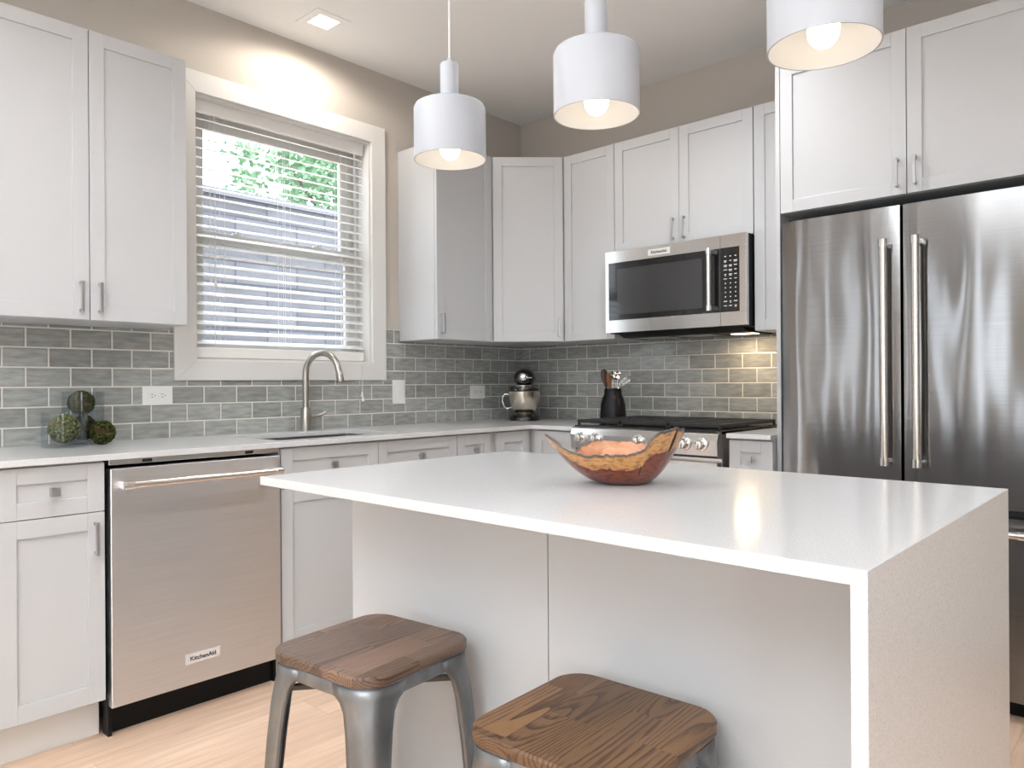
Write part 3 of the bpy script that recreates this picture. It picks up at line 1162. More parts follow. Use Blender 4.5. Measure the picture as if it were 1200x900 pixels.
# ================================================================== MICROWAVE
mw = thing('microwave', 'stainless and black over-the-range microwave below the upper cabinet', 'microwave', (0.970, 0, 1.385))
W = 0.803
obj('casing', box(0.0095, W - 0.001, -0.372, -0.010, 0.022, 0.463), 'black', mw, 0.002)
b = B()
ring_loft(b, [[(0.05, y, q) for y, q in ((-0.36, 0.021), (-0.02, 0.021), (-0.02, 0.001), (-0.30, 0.001))],
              [(W - 0.04, y, q) for y, q in ((-0.36, 0.021), (-0.02, 0.021), (-0.02, 0.001), (-0.30, 0.001))]])
un_ = obj('underside', b, 'black', mw)
b = B()
bx(b, 0.10, 0.30, -0.26, -0.08, -0.001, 0.0008)
bx(b, 0.34, 0.54, -0.26, -0.08, -0.001, 0.0008)
obj('grease_filter', b, 'steel', un_)
obj('hood_lens', box(0.62, 0.74, -0.19, -0.12, -0.002, 0.0008), mat('hood_lens', (1, 1, 1), 0.5, emis=(1.0, 0.8, 0.55), estr=4.0), un_)
# face frame of steel with door glass and control glass
DX = 0.671
FY0, FY1 = -0.400, -0.3725
b = B()
h0, h1 = 0.026, 0.462
bx(b, 0.0, 0.020, FY0, FY1, h0, h1)
bx(b, 0.020, DX, FY0, FY1, h0, 0.092)
bx(b, 0.020, DX, FY0, FY1, 0.400, h1)
bx(b, DX - 0.0005, DX, FY0, FY1, 0.092, 0.400)
md = obj('door', b, 'steel', mw, 0.001)
obj('door_glass', box(0.0205, DX - 0.001, FY0 + 0.002, FY1, 0.0925, 0.3995), 'gloss', md)
M['mesh'] = mat('screen_window', (0.035, 0.035, 0.037), 0.16, coat=0.4)
obj('viewing_window', box(0.075, DX - 0.095, FY0 + 0.001, FY0 + 0.0019, 0.120, 0.365), 'mesh', md)
b = B()
tube(b, [(DX - 0.040, -0.440, 0.105), (DX - 0.040, -0.440, 0.392)], 0.0115, 18)
mh = obj('handle', b, M['bar'], md, smooth=True)
for z0 in (0.100, 0.372):
    b = B()
    tube(b, [(DX - 0.040, -0.440, z0), (DX - 0.040, -0.440, z0 + 0.026)], 0.014, 18)
    bx(b, DX - 0.050, DX - 0.030, -0.440, -0.3985, z0 + 0.003, z0 + 0.023)
    obj('handle_bracket', b, 'chrome', mh, 0.001)
b = B()
bx(b, DX + 0.0015, W, FY0, FY1, h0, 0.092)
bx(b, DX + 0.0015, W, FY0, FY1, 0.400, h1)
bx(b, W - 0.034, W, FY0, FY1, 0.092, 0.400)
cf = obj('control_frame', b, 'steel', mw, 0.001)
kp = obj('keypad', box(DX + 0.0015, W - 0.0345, FY0 + 0.002, FY1, 0.0925, 0.3995), 'gloss', mw)
b = B()
kr = random.Random(5)
for col in range(3):
    for row in range(12):
        cx = DX + 0.026 + col * 0.026
        cz = 0.122 + row * 0.0215
        if row in (2, 3, 4, 5) or row == 11:
            s = 0.0026 if row < 6 else 0.004
            bx(b, cx - s, cx + s, FY0 + 0.0012, FY0 + 0.0018, cz - 0.0022, cz + 0.0022)
        else:
            wv = kr.uniform(0.0045, 0.0095)
            bx(b, cx - wv, cx + wv, FY0 + 0.0012, FY0 + 0.0018, cz - 0.0016, cz + 0.0016)
            if kr.random() < 0.5:
                bx(b, cx - wv * 0.8, cx + wv * 0.8, FY0 + 0.0012, FY0 + 0.0018, cz - 0.0070, cz - 0.0046)
obj('key_markings', b, 'mark', kp)
bd = obj('badge', box(0.268, 0.398, FY0 - 0.002, FY0 - 0.0003, 0.412, 0.444), 'badge', md, 0.0004)
text('badge_lettering', 'KitchenAid', 0.0205, 'ink', bd, (0.333, FY0 - 0.0023, 0.428), (PI / 2, 0, 0), bold=0.0004)
area('hood_lamp', (0.970 + 0.68, -0.15, 1.378), (0, 0, 0), 0.10, 0.06, 1.1, (1.0, 0.74, 0.46))

# ================================================================== REFRIGERATOR
fr = thing('refrigerator', 'large stainless steel french-door refrigerator beside the tall panel', 'refrigerator', (2.052, 0, FLOOR))
W = 0.921
obj('cabinet_body', box(0.004, W - 0.004, -0.600, -0.02, 0.09, 1.795 + z), mat('fridge_side', (0.06, 0.06, 0.065), 0.5), fr, 0.002)
b = B()
bx(b, 0.02, W - 0.02, -0.585, -0.04, 0.0, 0.0895)
for q in range(16):
    bx(b, 0.05 + q * 0.0515, 0.085 + q * 0.0515, -0.590, -0.585, 0.02, 0.07)
obj('base_grille', b, 'black', fr)


def rounded_door(x0, x1, z0, z1, y0=-0.668, y1=-0.603, bow=0.0035):
    bm = B()
    n = 14
    pf = [(x0, y1), (x0, y0 + 0.008)]
    for i in range(n + 1):
        s = i / n
        r = min(s, 1 - s)
        yy = y0 - bow * math.sin(PI * s) + (0.004 * max(0, 1 - r * 28))
        pf.append((x0 + 0.002 + (x1 - x0 - 0.004) * s, yy))
    pf += [(x1, y0 + 0.008), (x1, y1)]
    ring_loft(bm, [[(x, y, z0) for x, y in pf], [(x, y, z1) for x, y in pf]])
    return bm


def bar_handle(par, pts, br):
    b = B()
    tube(b, pts, 0.0135, 20)
    h = obj('handle', b, M['bar'], par, smooth=True)
    d = (Vector(pts[1]) - Vector(pts[0])).normalized()
    for p, s in ((Vector(pts[0]), 1), (Vector(pts[1]), -1)):
        b = B()
        tube(b, [p, p + d * s * 0.030], 0.0162, 20)
        q = p + d * s * 0.015
        tube(b, [q, (q.x, -0.655, q.z)], 0.0115, 14)
        obj('handle_bracket', b, 'chrome', h, smooth=True)
    return h


ZL = 0.690
fl = obj('door', rounded_door(0.002, W / 2 - 0.0035, ZL + z, 1.804 + z), 'fridge', fr, smooth=True)
bar_handle(fl, ((W / 2 - 0.048, -0.727, 0.824 + z), (W / 2 - 0.048, -0.727, 1.672 + z)), None)
f2 = obj('door', rounded_door(W / 2 + 0.0035, W - 0.002, ZL + z, 1.804 + z), 'fridge', fr, smooth=True)
bar_handle(f2, ((W / 2 + 0.062, -0.727, 0.824 + z), (W / 2 + 0.062, -0.727, 1.672 + z)), None)
fz = obj('freezer_drawer', rounded_door(0.002, W - 0.002, 0.03 + z, 0.662 + z), 'fridge', fr, smooth=True)
bar_handle(fz, ((0.06, -0.727, 0.615 + z), (W - 0.06, -0.727, 0.615 + z)), None)
for xx in (0.02, W - 0.08):
    obj('hinge_cover', box(xx, xx + 0.06, -0.64, -0.50, 1.8045 + z, 1.818 + z), 'black', fr, 0.002)

# ================================================================== ISLAND
IX0, IX1, IY0, IY1 = 1.617, 3.037, -2.788, -1.884
it = tag(obj('island_countertop', None or (lambda: (lambda bm: (ring_loft(bm, [[(x, IY0, zz_) for x, zz_ in
     ((IX0, ZC - 0.0205), (IX0, ZC), (IX1, ZC), (IX1, FLOOR), (IX1 - 0.0205, FLOOR), (IX1 - 0.0205, ZC - 0.0205))],
     [(x, IY1, zz_) for x, zz_ in ((IX0, ZC - 0.0205), (IX0, ZC), (IX1, ZC), (IX1, FLOOR), (IX1 - 0.0205, FLOOR), (IX1 - 0.0205, ZC - 0.0205))]]), bm)[1])(B()))(),
     'quartz', bev=0.0012), 'white speckled quartz island top with waterfall end', 'countertop')
isl = thing('island_cabinet', 'white panelled island base under the quartz waterfall top', 'cabinet', (1.635, -1.900, FLOOR))
IW = IX1 - 0.021 - 1.635
PY = -0.628
obj('cabinet_body', box(0.018, IW - 0.001, PY + 0.019, -0.022, 0.10, ZC - 0.0215 - FLOOR), 'cab', isl)
obj('toe_kick', box(0.03, IW - 0.001, -0.10, -0.085, 0, 0.0995), 'kick', isl)
for a, c in ((0.0, IW / 2 - 0.0012), (IW / 2 + 0.0012, IW - 0.001)):
    obj('back_panel', box(a, c, PY, PY + 0.018, 0.0, ZC - 0.0215 - FLOOR), 'cab', isl, 0.001)
obj('end_panel', box(0.0, 0.0175, PY + 0.0185, -0.022, 0.0, ZC - 0.0215 - FLOOR), 'cab', isl, 0.001)
for i in range(3):
    w3 = (IW - 0.02) / 3
    o = obj('door', shaker(w3 - 0.003, 0.60), 'cab', isl, 0.0012)
    o.location = (0.019 + w3 * (i + 1) - 0.0015, -0.0215, 0.135)
    o.rotation_euler = (0, 0, PI)
    pull(o, 0.03, 0.47, 0.58)
    o = obj('drawer', shaker(w3 - 0.003, 0.17), 'cab', isl, 0.0012)
    o.location = (0.019 + w3 * (i + 1) - 0.0015, -0.0215, 0.742)
    o.rotation_euler = (0, 0, PI)
    knob(o, w3 / 2, 0.085)

# ================================================================== STOOLS
ST = 0.58 - FLOOR


def leg_mesh():
    """pressed-sheet leg, local corner frame: outward diagonal is (+x,+y); loft from top to foot"""
    bm = B()

    def section(a, r, ox, z):
        # arc around the corner with straight wings and rolled lips
        P = []
        P.append((ox - a, ox - 0.012))
        P.append((ox - a, ox - 0.003))
        P.append((ox - a + 0.003, ox))
        P.append((ox - (a + r) / 2, ox))
        for k in range(7):
            an = PI / 2 - PI / 2 * k / 6
            P.append((ox - r + r * math.cos(an), ox - r + r * math.sin(an)))
        P.append((ox, ox - (a + r) / 2))
        P.append((ox, ox - a + 0.003))
        P.append((ox - 0.003, ox - a))
        P.append((ox - 0.012, ox - a))
        return [(x, y, z) for x, y in P]
    s = 0.156
    T = ST - 0.024
    fl = 0.026                # splay of the foot
    lv = [(0.106, 0.054, 0.1575, T - 0.002), (0.102, 0.053, 0.158, T - 0.022), (0.084, 0.050, 0.1585, T - 0.034), (0.073, 0.046, 0.160, T - 0.052),
          (0.067, 0.042, 0.164, T - 0.09), (0.062, 0.036, 0.168, T - 0.16), (0.052, 0.028, s + 0.020, T - 0.33), (0.040, 0.020, s + fl, 0.012), (0.038, 0.020, s + fl, 0.0)]
    outer = [section(*q) for q in lv]
    rows = ring_loft(bm, outer, False, False, closed=False)
    return bm


def make_stool(label, loc, rot, seat_mat):
    t = thing('bar_stool', label, 'stool', (loc[0], loc[1], FLOOR), rot, 'metal stools with wooden seats at the island')
    b = B()
    S = 0.323
    prof = [(S - 0.006, ST - 0.022), (S, ST - 0.019), (S, ST - 0.004), (S - 0.008, ST)]
    rings = [[(x, y, q) for x, y in rrect(w, w, 0.058 - (S - w) / 2, 8)] for w, q in prof]
    ring_loft(b, rings)
    obj('seat', b, seat_mat, t, smooth=True)
    # rounded skirt under the seat
    b = B()
    T = ST - 0.0225
    rings = [[(x, y, q) for x, y in rrect(w, w, 0.052, 8)] for w, q in ((0.306, T), (0.311, T - 0.006), (0.3125, T - 0.024), (0.309, T - 0.028))]
    ring_loft(b, rings, True, False)
    obj('seat_frame', b, 'galv', t, smooth=True)
    for i in range(4):
        lm = leg_mesh()
        bmesh.ops.rotate(lm, cent=(0, 0, 0), matrix=Matrix.Rotation(i * R90, 3, 'Z'), verts=lm.verts)
        lo_ = obj('leg', lm, 'galv', t, smooth=True)
        so = lo_.modifiers.new('sheet', 'SOLIDIFY')
        so.thickness = 0.0016
        so.offset = -1
        ft = B()
        dx = 0.182 - 0.022
        tube(ft, [(dx, dx, 0.0), (dx, dx, 0.010)], [0.016, 0.014], 12)
        bmesh.ops.rotate(ft, cent=(0, 0, 0), matrix=Matrix.Rotation(i * R90, 3, 'Z'), verts=ft.verts)
        obj('rubber_foot', ft, 'black', lo_)
    # crossed brace under the seat
    M.setdefault('brace', mat('brace_metal', (0.10, 0.085, 0.075), 0.45, 0.7))
    zb = ST - 0.092
    for sgn in (1, -1):
        b = B()
        e = 0.136
        zq = zb + (0.0 if sgn > 0 else 0.012)
        dirv = Vector((e, sgn * e, 0))
        nn = Vector((-dirv.y, dirv.x, 0)).normalized() * 0.008
        ring_loft(b, [[-dirv - nn + Vector((0, 0, zq)), -dirv + nn + Vector((0, 0, zq)), -dirv + nn + Vector((0, 0, zq + 0.010)), -dirv - nn + Vector((0, 0, zq + 0.010))],
                      [dirv - nn + Vector((0, 0, zq)), dirv + nn + Vector((0, 0, zq)), dirv + nn + Vector((0, 0, zq + 0.010)), dirv - nn + Vector((0, 0, zq + 0.010))]])
        obj('cross_brace', b, 'brace', t, 0.001)
    for i in range(4):
        b = B()
        bx(b, -0.140, 0.140, 0.160, 0.163, 0.19, 0.215)
        bmesh.ops.rotate(b, cent=(0, 0, 0), matrix=Matrix.Rotation(i * R90, 3, 'Z'), verts=b.verts)
        obj('foot_rail', b, 'galv', t, 0.001)
    return t


make_stool('stool with a paler brown wood seat, nearer the dishwasher', (2.004, -2.738), 0.10, 'seat1')
make_stool('stool with a warm brown wood seat, nearer the waterfall end', (2.588, -2.722), 0.042, 'seat2')

# ================================================================== PENDANTS
PZ = 1.752
PR = 0.098


def make_pendant(label, x, zoff=0.0):
    t = thing('pendant_light', label, 'lamp', (x, -2.336, PZ + zoff), 0, 'white cylinder pendants over the island')
    b = B()
    H = 0.150
    lathe(b, [(PR, 0.0), (PR, H - 0.012), (PR - 0.004, H - 0.004), (PR - 0.012, H), (0.024, H),
              (0.024, H - 0.003), (PR - 0.013, H - 0.003), (PR - 0.006, H - 0.008), (PR - 0.0025, H - 0.016), (PR - 0.0025, 0.0), (PR, 0.0)][:-1], 56, cap0=False, cap1=False)
    # close the rim
    b.verts.ensure_lookup_table()
    n = 56
    tot = len(b.verts)
    for i in range(n):
        j = (i + 1) % n
        b.faces.new((b.verts[i], b.verts[j], b.verts[tot - n + j], b.verts[tot - n + i]))
    obj('lamp_shade', b, 'shade', t, smooth=True)
    b = B()
    lathe(b, [(0.0255, H + 0.0005), (0.0255, H + 0.110), (0.023, H + 0.113), (0.006, H + 0.113), (0.005, H + 0.128), (0.003, H + 0.130)], 28)
    obj('stem', b, 'shade', t, smooth=True)
    b = B()
    tube(b, [(0, 0, H + 0.130), (0, 0, CEIL - PZ - zoff - 0.021)], 0.0026, 8)
    obj('cord', b, 'cord', t)
    b = B()
    lathe(b, [(0.06, CEIL - PZ - zoff - 0.0215), (0.06, CEIL - PZ - zoff)], 32)
    obj('ceiling_canopy', b, 'shade', t, 0.002, smooth=True)
    b = B()
    lathe(b, [(0.014, H - 0.0035), (0.016, 0.085), (0.016, 0.075)], 20)
    sk_ = obj('bulb_socket', b, 'plate', t, smooth=True)
    b = B()
    pr = [(0.0135, 0.075)]
    for i in range(1, 13):
        a = PI * i / 13
        pr.append((0.0285 * math.sin(a) if i > 3 else 0.0135 + (0.0285 * math.sin(PI * 4 / 13) - 0.0135) * i / 4, 0.033 + 0.0335 * math.cos(a)))
    pr.append((0.002, -0.0003))
    lathe(b, pr, 28)
    obj('bulb', b, 'bulb', t, smooth=True)
    return t


make_pendant('white cylinder pendant lamp nearest the window', 1.827)
make_pendant('middle white cylinder pendant lamp over the island', 2.319)
make_pendant('white cylinder pendant lamp nearest the refrigerator', 2.828, -0.004)

# ---------------------------------------------------------------- recessed ceiling lights


def downlight(label, x, y, power, blend=1.0, ang=150, color=(0.97, 0.985, 1.0)):
    t = thing('recessed_light', label, 'ceiling light', (x, y, CEIL), 0, 'square recessed ceiling lights')
    b = B()
    s, q = 0.094, 0.054
    o_ = [(-s, -s), (s, -s), (s, s), (-s, s)]
    i_ = [(-q, -q), (q, -q), (q, q), (-q, q)]
    for a in range(4):
        c = (a + 1) % 4
        P = [o_[a], o_[c], i_[c], i_[a]]
        ring_loft(b, [[(px, py, -0.0002) for px, py in P], [(px, py, -0.004) for px, py in P]])
    obj('trim_ring', b, 'ceil', t)
    obj('diffuser', box(-q, q, -q, q, -0.0022, -0.0004), 'lens', t)
    d = bpy.data.lights.new('downlight_beam', 'SPOT')
    d.energy = power
    d.color = color
    d.spot_size = math.radians(ang)
    d.spot_blend = blend
    d.shadow_soft_size = 0.10
    l = bpy.data.objects.new('downlight_beam', d)
    l.location = (x, y, CEIL - 0.03)
    COL.objects.link(l)
    return t


downlight('square recessed ceiling light above the window', 0.280, -1.713, 20, 0.25, 172, (1.0, 0.91, 0.80))
downlight('square recessed ceiling light added as fill between the sink and the island', 1.85, -1.15, 62)  # from here down: unseen downlights added to lift the room's brightness
downlight('square recessed ceiling light added as fill over the aisle by the refrigerator', 3.75, -2.0, 30)
downlight('square recessed ceiling light added as fill over the aisle by the dishwasher', 1.30, -3.05, 58)
downlight('square recessed ceiling light added as fill behind the stools', 2.7, -5.8, 50)
downlight('square recessed ceiling light added as fill behind the camera on the right', 4.8, -3.3, 45)
downlight('square recessed ceiling light added as fill near the far wall', 1.5, -6.9, 70)
downlight('square recessed ceiling light added as fill in the far right corner', 4.8, -6.3, 60)

# ================================================================== OUTLETS AND SWITCH


def outlet(label, loc, rot, horizontal=True, switch=False, w=0.128, h=0.082):
    t = thing('light_switch' if switch else 'wall_outlet', label, 'switch' if switch else 'outlet', loc, rot, None if switch else 'white wall outlets in the tile')
    obj('cover_plate', box(-w / 2, w / 2, -0.006, -0.0003, -h / 2, h / 2), 'plate', t, 0.002)
    if switch:
        obj('rocker', box(-0.017, 0.017, -0.0085, -0.0062, -0.035, 0.035), 'plate', t, 0.001)
        obj('rocker_paddle', box(-0.013, 0.013, -0.0115, -0.0087, -0.030, 0.0), 'plate', t, 0.001)
    else:
        for s in (-1, 1):
            b = B()
            pr = rrect(0.036, 0.030, 0.010, 4)
            ring_loft(b, [[(s * 0.021 + x, -0.0062, zz_) for x, zz_ in pr], [(s * 0.021 + x, -0.0080, zz_) for x, zz_ in pr]])
            so = obj('socket', b, 'plate', t)
            b = B()
            for dz in (-0.006, 0.006):
                bx(b, s * 0.021 - 0.007, s * 0.021 + 0.002, -0.0086, -0.0081, dz - 0.0012, dz + 0.0012)
            bx(b, s * 0.021 + 0.007, s * 0.021 + 0.011, -0.0086, -0.0081, -0.002, 0.002)
            obj('socket_slots', b, 'slot', so)
    return t


outlet('white outlet in the tile between the glass vases and the window', (TT, -2.3845, 1.0985), R90)
outlet('white rocker light switch on the tile right of the faucet', (TT, -1.0575, 1.098), R90, switch=True, w=0.088, h=0.136)
outlet('white outlet in the tile just left of the stand mixer', (TT, -0.431, 1.090), R90)

# ================================================================== VASES AND MOSS BALLS


def vase(label, loc, r, h):
    b = B()
    n = 48
    lathe(b, [(r - 0.002, 0.0), (r, 0.003), (r, h), (r - 0.0035, h), (r - 0.0035, 0.012), (r - 0.008, 0.009)], n)
    o = obj('glass_vase', b, 'vase', smooth=True)
    o.location = (loc[0], loc[1], ZC)
    return tag(o, label, 'vase', 'clear glass cylinder vases')


vase('short clear glass cylinder vase in front, holding one moss ball', (0.207, -2.803), 0.0755, 0.128)
vase('taller clear glass cylinder vase behind, with two stacked moss balls', (0.083, -2.700), 0.074, 0.205)


def moss_ball(label, c, r, m, seed):
    bm = B()
    bmesh.ops.create_icosphere(bm, subdivisions=4, radius=r * 0.96)
    for v_ in bm.verts:
        d = v_.co.normalized()
        k = noise.noise(d * 5 + Vector((seed, 0, 0))) * 0.08 + noise.noise(d * 14 + Vector((0, seed, 0))) * 0.13
        v_.co = d * min(r * 0.96 * (1 + k), r * 0.999)
    rn = random.Random(seed)
    for q in range(420):
        d = Vector((rn.gauss(0, 1), rn.gauss(0, 1), rn.gauss(0, 1))).normalized()
        u = Vector((rn.gauss(0, 1), rn.gauss(0, 1), rn.gauss(0, 1)))
        u = (u - d * u.dot(d) * 0.6).normalized() * rn.uniform(0.003, 0.006)
        w = d.cross(u).normalized() * 0.0016
        p = d * r * rn.uniform(0.93, 0.97)
        a, b_, c_ = p - w, p + w, p + u + d * 0.001
        if c_.length > r:
            c_ = c_ * (r / c_.length)
        bm.faces.new([bm.verts.new(a), bm.verts.new(b_), bm.verts.new(c_)])
    o = obj('moss_ball', bm, m)
    o.location = c
    return tag(o, label, 'decorative ball', 'moss balls by the vases')


moss_ball('olive green moss ball inside the short front glass vase', (0.207, -2.803, ZC + 0.0125 + 0.056), 0.0555, 'moss1', 11)
moss_ball('dark moss ball at the bottom of the taller vase', (0.083, -2.700, ZC + 0.0125 + 0.051), 0.0505, 'moss2', 12)
moss_ball('dark moss ball on top inside the taller vase', (0.088, -2.708, ZC + 0.0125 + 0.149), 0.0500, 'moss2', 13)
moss_ball('dark moss ball on the counter right of the vases', (0.205, -2.671, ZC + 0.0475), 0.0475, 'moss2', 14)

# ================================================================== STAND MIXER
mxr = thing('stand_mixer', 'black stand mixer with steel bowl in the counter corner', 'mixer', (0.225, -0.225, ZC), 0.0)
mxr.rotation_euler = (0, 0, math.radians(38))        # local -y faces the room
b = B()
prof = [(x * 1.0, y * 1.0) for x, y in rrect(0.185, 0.300, 0.085, 8)]
rings = [[(x * s, y * s - 0.02, q) for x, y in prof] for s, q in ((1.0, 0.0), (1.0, 0.018), (0.94, 0.028), (0.80, 0.034))]
ring_loft(b, rings)
obj('mixer_base', b, 'gloss', mxr, smooth=True)
b = B()
rings = []
for w, d, yc, q in ((0.10, 0.09, 0.085, 0.030), (0.075, 0.075, 0.095, 0.09), (0.075, 0.08, 0.092, 0.16), (0.095, 0.12, 0.075, 0.215)):
    rings.append([(x, y + yc, q) for x, y in rrect(w, d, 0.03, 6)])
ring_loft(b, rings)
obj('mixer_column', b, 'gloss', mxr, smooth=True)
b = B()
# head: rounded capsule running along local y
hs = [(-0.150, 0.030), (-0.146, 0.042), (-0.130, 0.054), (-0.09, 0.063), (-0.02, 0.068), (0.06, 0.066), (0.11, 0.056), (0.135, 0.040), (0.142, 0.02)]
rings = []
for y, r in hs:
    rings.append([(r * math.cos(2 * PI * k / 28), y, 0.262 + r * 0.92 * math.sin(2 * PI * k / 28)) for k in range(28)])
ring_loft(b, rings)
hd = obj('mixer_head', b, 'gloss', mxr, smooth=True)
b = B()
lathe(b, [(0.058, 0.182), (0.060, 0.186), (0.060, 0.200), (0.054, 0.204)], 28, (0, -0.085, 0))
lathe(b, [(0.048, 0.205), (0.050, 0.209), (0.050, 0.217), (0.044, 0.222)], 28, (0, -0.085, 0))
obj('trim_band', b, 'chrome', hd, smooth=True)
b = B()
lathe(b, [(0.088, 0.1835), (0.094, 0.186), (0.092, 0.196), (0.062, 0.204)], 32, (0, -0.078, 0))
obj('pouring_shield', b, 'gloss', hd, smooth=True)
b = B()
tube(b, [(0, -0.146, 0.266), (0, -0.158, 0.266), (0, -0.162, 0.266)], [0.021, 0.021, 0.016], 22)
tube(b, [(0.02, -0.150, 0.262), (0.052, -0.150, 0.262)], 0.004, 8)
obj('hub_cap', b, 'chrome', hd, smooth=True)
b = B()
tube(b, [(-0.052, -0.06, 0.205), (-0.095, -0.075, 0.206)], 0.0045, 8)
obj('speed_lever', b, 'chrome', hd, smooth=True)
b = B()
bc = (0, -0.075, 0)
lathe(b, [(0.045, 0.0345), (0.048, 0.040), (0.040, 0.046), (0.060, 0.052), (0.080, 0.075), (0.092, 0.110), (0.098, 0.150), (0.100, 0.178), (0.103, 0.180),
          (0.101, 0.182), (0.097, 0.179), (0.094, 0.150), (0.086, 0.105), (0.06, 0.060), (0.01, 0.056)], 40, bc)
bo = obj('mixing_bowl', b, mat('mixer_bowl_steel', (0.66, 0.61, 0.52), 0.22, 1.0), mxr, smooth=True)
b = B()
hp = []
for i in range(11):
    a = -0.35 + i / 10 * (PI * 0.92)
    hp.append((-0.094 - 0.038 * math.sin(max(0, a)) if True else 0, -0.085, 0.165 - i * 0.0095))
hp = [(-0.095, -0.085, 0.160), (-0.118, -0.087, 0.164), (-0.132, -0.088, 0.150), (-0.135, -0.088, 0.120), (-0.126, -0.087, 0.090), (-0.108, -0.085, 0.073), (-0.083, -0.083, 0.080)]
tube(b, hp, 0.0042, 10)
obj('bowl_handle', b, 'chrome', bo, smooth=True)

# ================================================================== CROCK WITH UTENSILS
CR = (0.925, -0.205)
b = B()
lathe(b, [(0.070, 0.0), (0.075, 0.004), (0.074, 0.05), (0.070, 0.105), (0.059, 0.145), (0.0505, 0.160), (0.049, 0.190), (0.050, 0.195),
          (0.046, 0.195), (0.045, 0.165), (0.052, 0.145), (0.063, 0.10), (0.067, 0.05), (0.060, 0.010), (0.0, 0.008)][:-1], 36)
ck2 = obj('utensil_crock', b, mat('crock_glaze', (0.004, 0.004, 0.006), 0.35, spec=0.3), smooth=True)
ck2.location = (0.878, -0.205, ZC)
tag(ck2, 'matte black utensil crock standing left of the range', 'crock')
CX, CY = 0.878, -0.205
rx, ry = math.cos(math.radians(42.5)), math.sin(math.radians(42.5))       # sideways direction seen by the camera
fx_, fy_ = ry, -rx                                                         # toward the room


def crock_pt(s, f, h):
    return (CX + rx * s + fx_ * f, CY + ry * s + fy_ * f, ZC + h)


def spatula(label, s0, s1, f, ztop, width, m):
    b = B()
    p0 = Vector(crock_pt(s0, f * 0.3, 0.030))
    p1 = Vector(crock_pt(s1, f, ztop))
    d = (p1 - p0)
    pe = p0 + d * 0.64
    tube(b, [p0, p0 + d * 0.3, pe], [0.0045, 0.0055, 0.0055], 10)
    sd = Vector((rx, ry, 0))
    sd = (sd - d.normalized() * sd.dot(d.normalized())).normalized()
    up = d.normalized()
    nn = sd.cross(up).normalized()
    prof = [(0.0, 0.007), (0.15, 0.55 * width), (0.4, 0.92 * width), (0.7, width), (0.92, 0.8 * width), (1.0, 0.35 * width)]
    L = d.length * 0.37
    rings = []
    for q, w in prof:
        c = pe + up * (L * q)
        rings.append([c + sd * (w * math.cos(2 * PI * k / 14)) + nn * (0.0045 * math.sin(2 * PI * k / 14)) for k in range(14)])
    ring_loft(b, rings)
    o = obj('wooden_spoon', b, m, smooth=True)
    return tag(o, label, 'utensil', 'wooden utensils in the crock')


spatula('dark wooden spoon leaning furthest left in the crock', -0.012, -0.052, -0.010, 0.303, 0.020, mat('dark_utensil_wood', (0.055, 0.022, 0.012), 0.5))
spatula('lighter brown wooden spatula leaning left in the crock', -0.004, -0.030, 0.022, 0.280, 0.014, 'spoonwood')


def steel_spoon(label, s0, s1, f0, f1, ztop, rad, name='serving_spoon', slots=True):
    b = B()
    p0 = Vector(crock_pt(s0, f0, 0.030))
    p1 = Vector(crock_pt(s1, f1, ztop))
    d = (p1 - p0)
    up = d.normalized()
    pe = p1 - up * rad * 2.4
    tube(b, [p0, pe, pe + up * 0.01], [0.0035, 0.0035, 0.005], 10)
    sd = Vector((rx, ry, 0))
    sd = (sd - up * sd.dot(up)).normalized()
    nn = sd.cross(up).normalized()
    rings = []
    for q in range(8):
        t_ = q / 7
        w = rad * math.sin(PI * min(0.97, max(0.05, t_))) ** 0.7
        c = pe + up * (rad * 2.4 * t_) + nn * (0.012 * math.sin(PI * t_))
        rings.append([c + sd * (w * math.cos(2 * PI * k / 16)) + nn * (0.003 * math.sin(2 * PI * k / 16) + 0.008 * (math.cos(2 * PI * k / 16) ** 2 - 1)) for k in range(16)])
    ring_loft(b, rings)
    o = obj(name, b, 'chrome', smooth=True)
    tag(o, label, 'utensil', 'steel utensils in the crock')
    if slots:
        b = B()
        for j_ in (-1, 0, 1):
            c = pe + up * (rad * 1.3) + sd * (j_ * rad * 0.42) + nn * -0.0045
            q_ = [c - up * rad * 0.45 - sd * 0.0018, c - up * rad * 0.45 + sd * 0.0018, c + up * rad * 0.45 + sd * 0.0018, c + up * rad * 0.45 - sd * 0.0018]
            ring_loft(b, [[p - nn * 0.003 for p in q_], [p + nn * 0.012 for p in q_]])
        obj('slots', b, 'slot', o)
    return o


steel_spoon('slotted steel spoon upright in the middle of the crock', 0.000, 0.002, -0.004, -0.012, 0.297, 0.023)
steel_spoon('round steel ladle standing right of centre in the crock', 0.008, 0.018, 0.004, 0.012, 0.280, 0.019, 'ladle', False)
steel_spoon('small steel spoon at the back of the crock', 0.014, 0.034, -0.016, -0.024, 0.298, 0.014, 'serving_spoon', False)
b = B()
p0, p1 = Vector(crock_pt(0.004, 0.018, 0.030)), Vector(crock_pt(0.030, 0.020, 0.205))
tube(b, [p0, p1], 0.005, 10)
p2 = Vector(crock_pt(0.092, 0.034, 0.262))
d = (p2 - p1)
up = d.normalized()
sd = up.orthogonal().normalized()
s2 = up.cross(sd)
for k_ in range(6):
    a = PI * k_ / 6
    w_ = sd * math.cos(a) + s2 * math.sin(a)
    pts = [p1 + up * (d.length * (1 - math.cos(PI * t_ / 8)) / 2) + w_ * (0.021 * math.sin(PI * t_ / 8) * (0.5 + 0.5 * t_ / 8)) for t_ in range(9)]
    tube(b, pts, 0.0011, 6)
    pts = [p1 + up * (d.length * (1 - math.cos(PI * t_ / 8)) / 2) - w_ * (0.021 * math.sin(PI * t_ / 8) * (0.5 + 0.5 * t_ / 8)) for t_ in range(9)]
    tube(b, pts, 0.0011, 6)
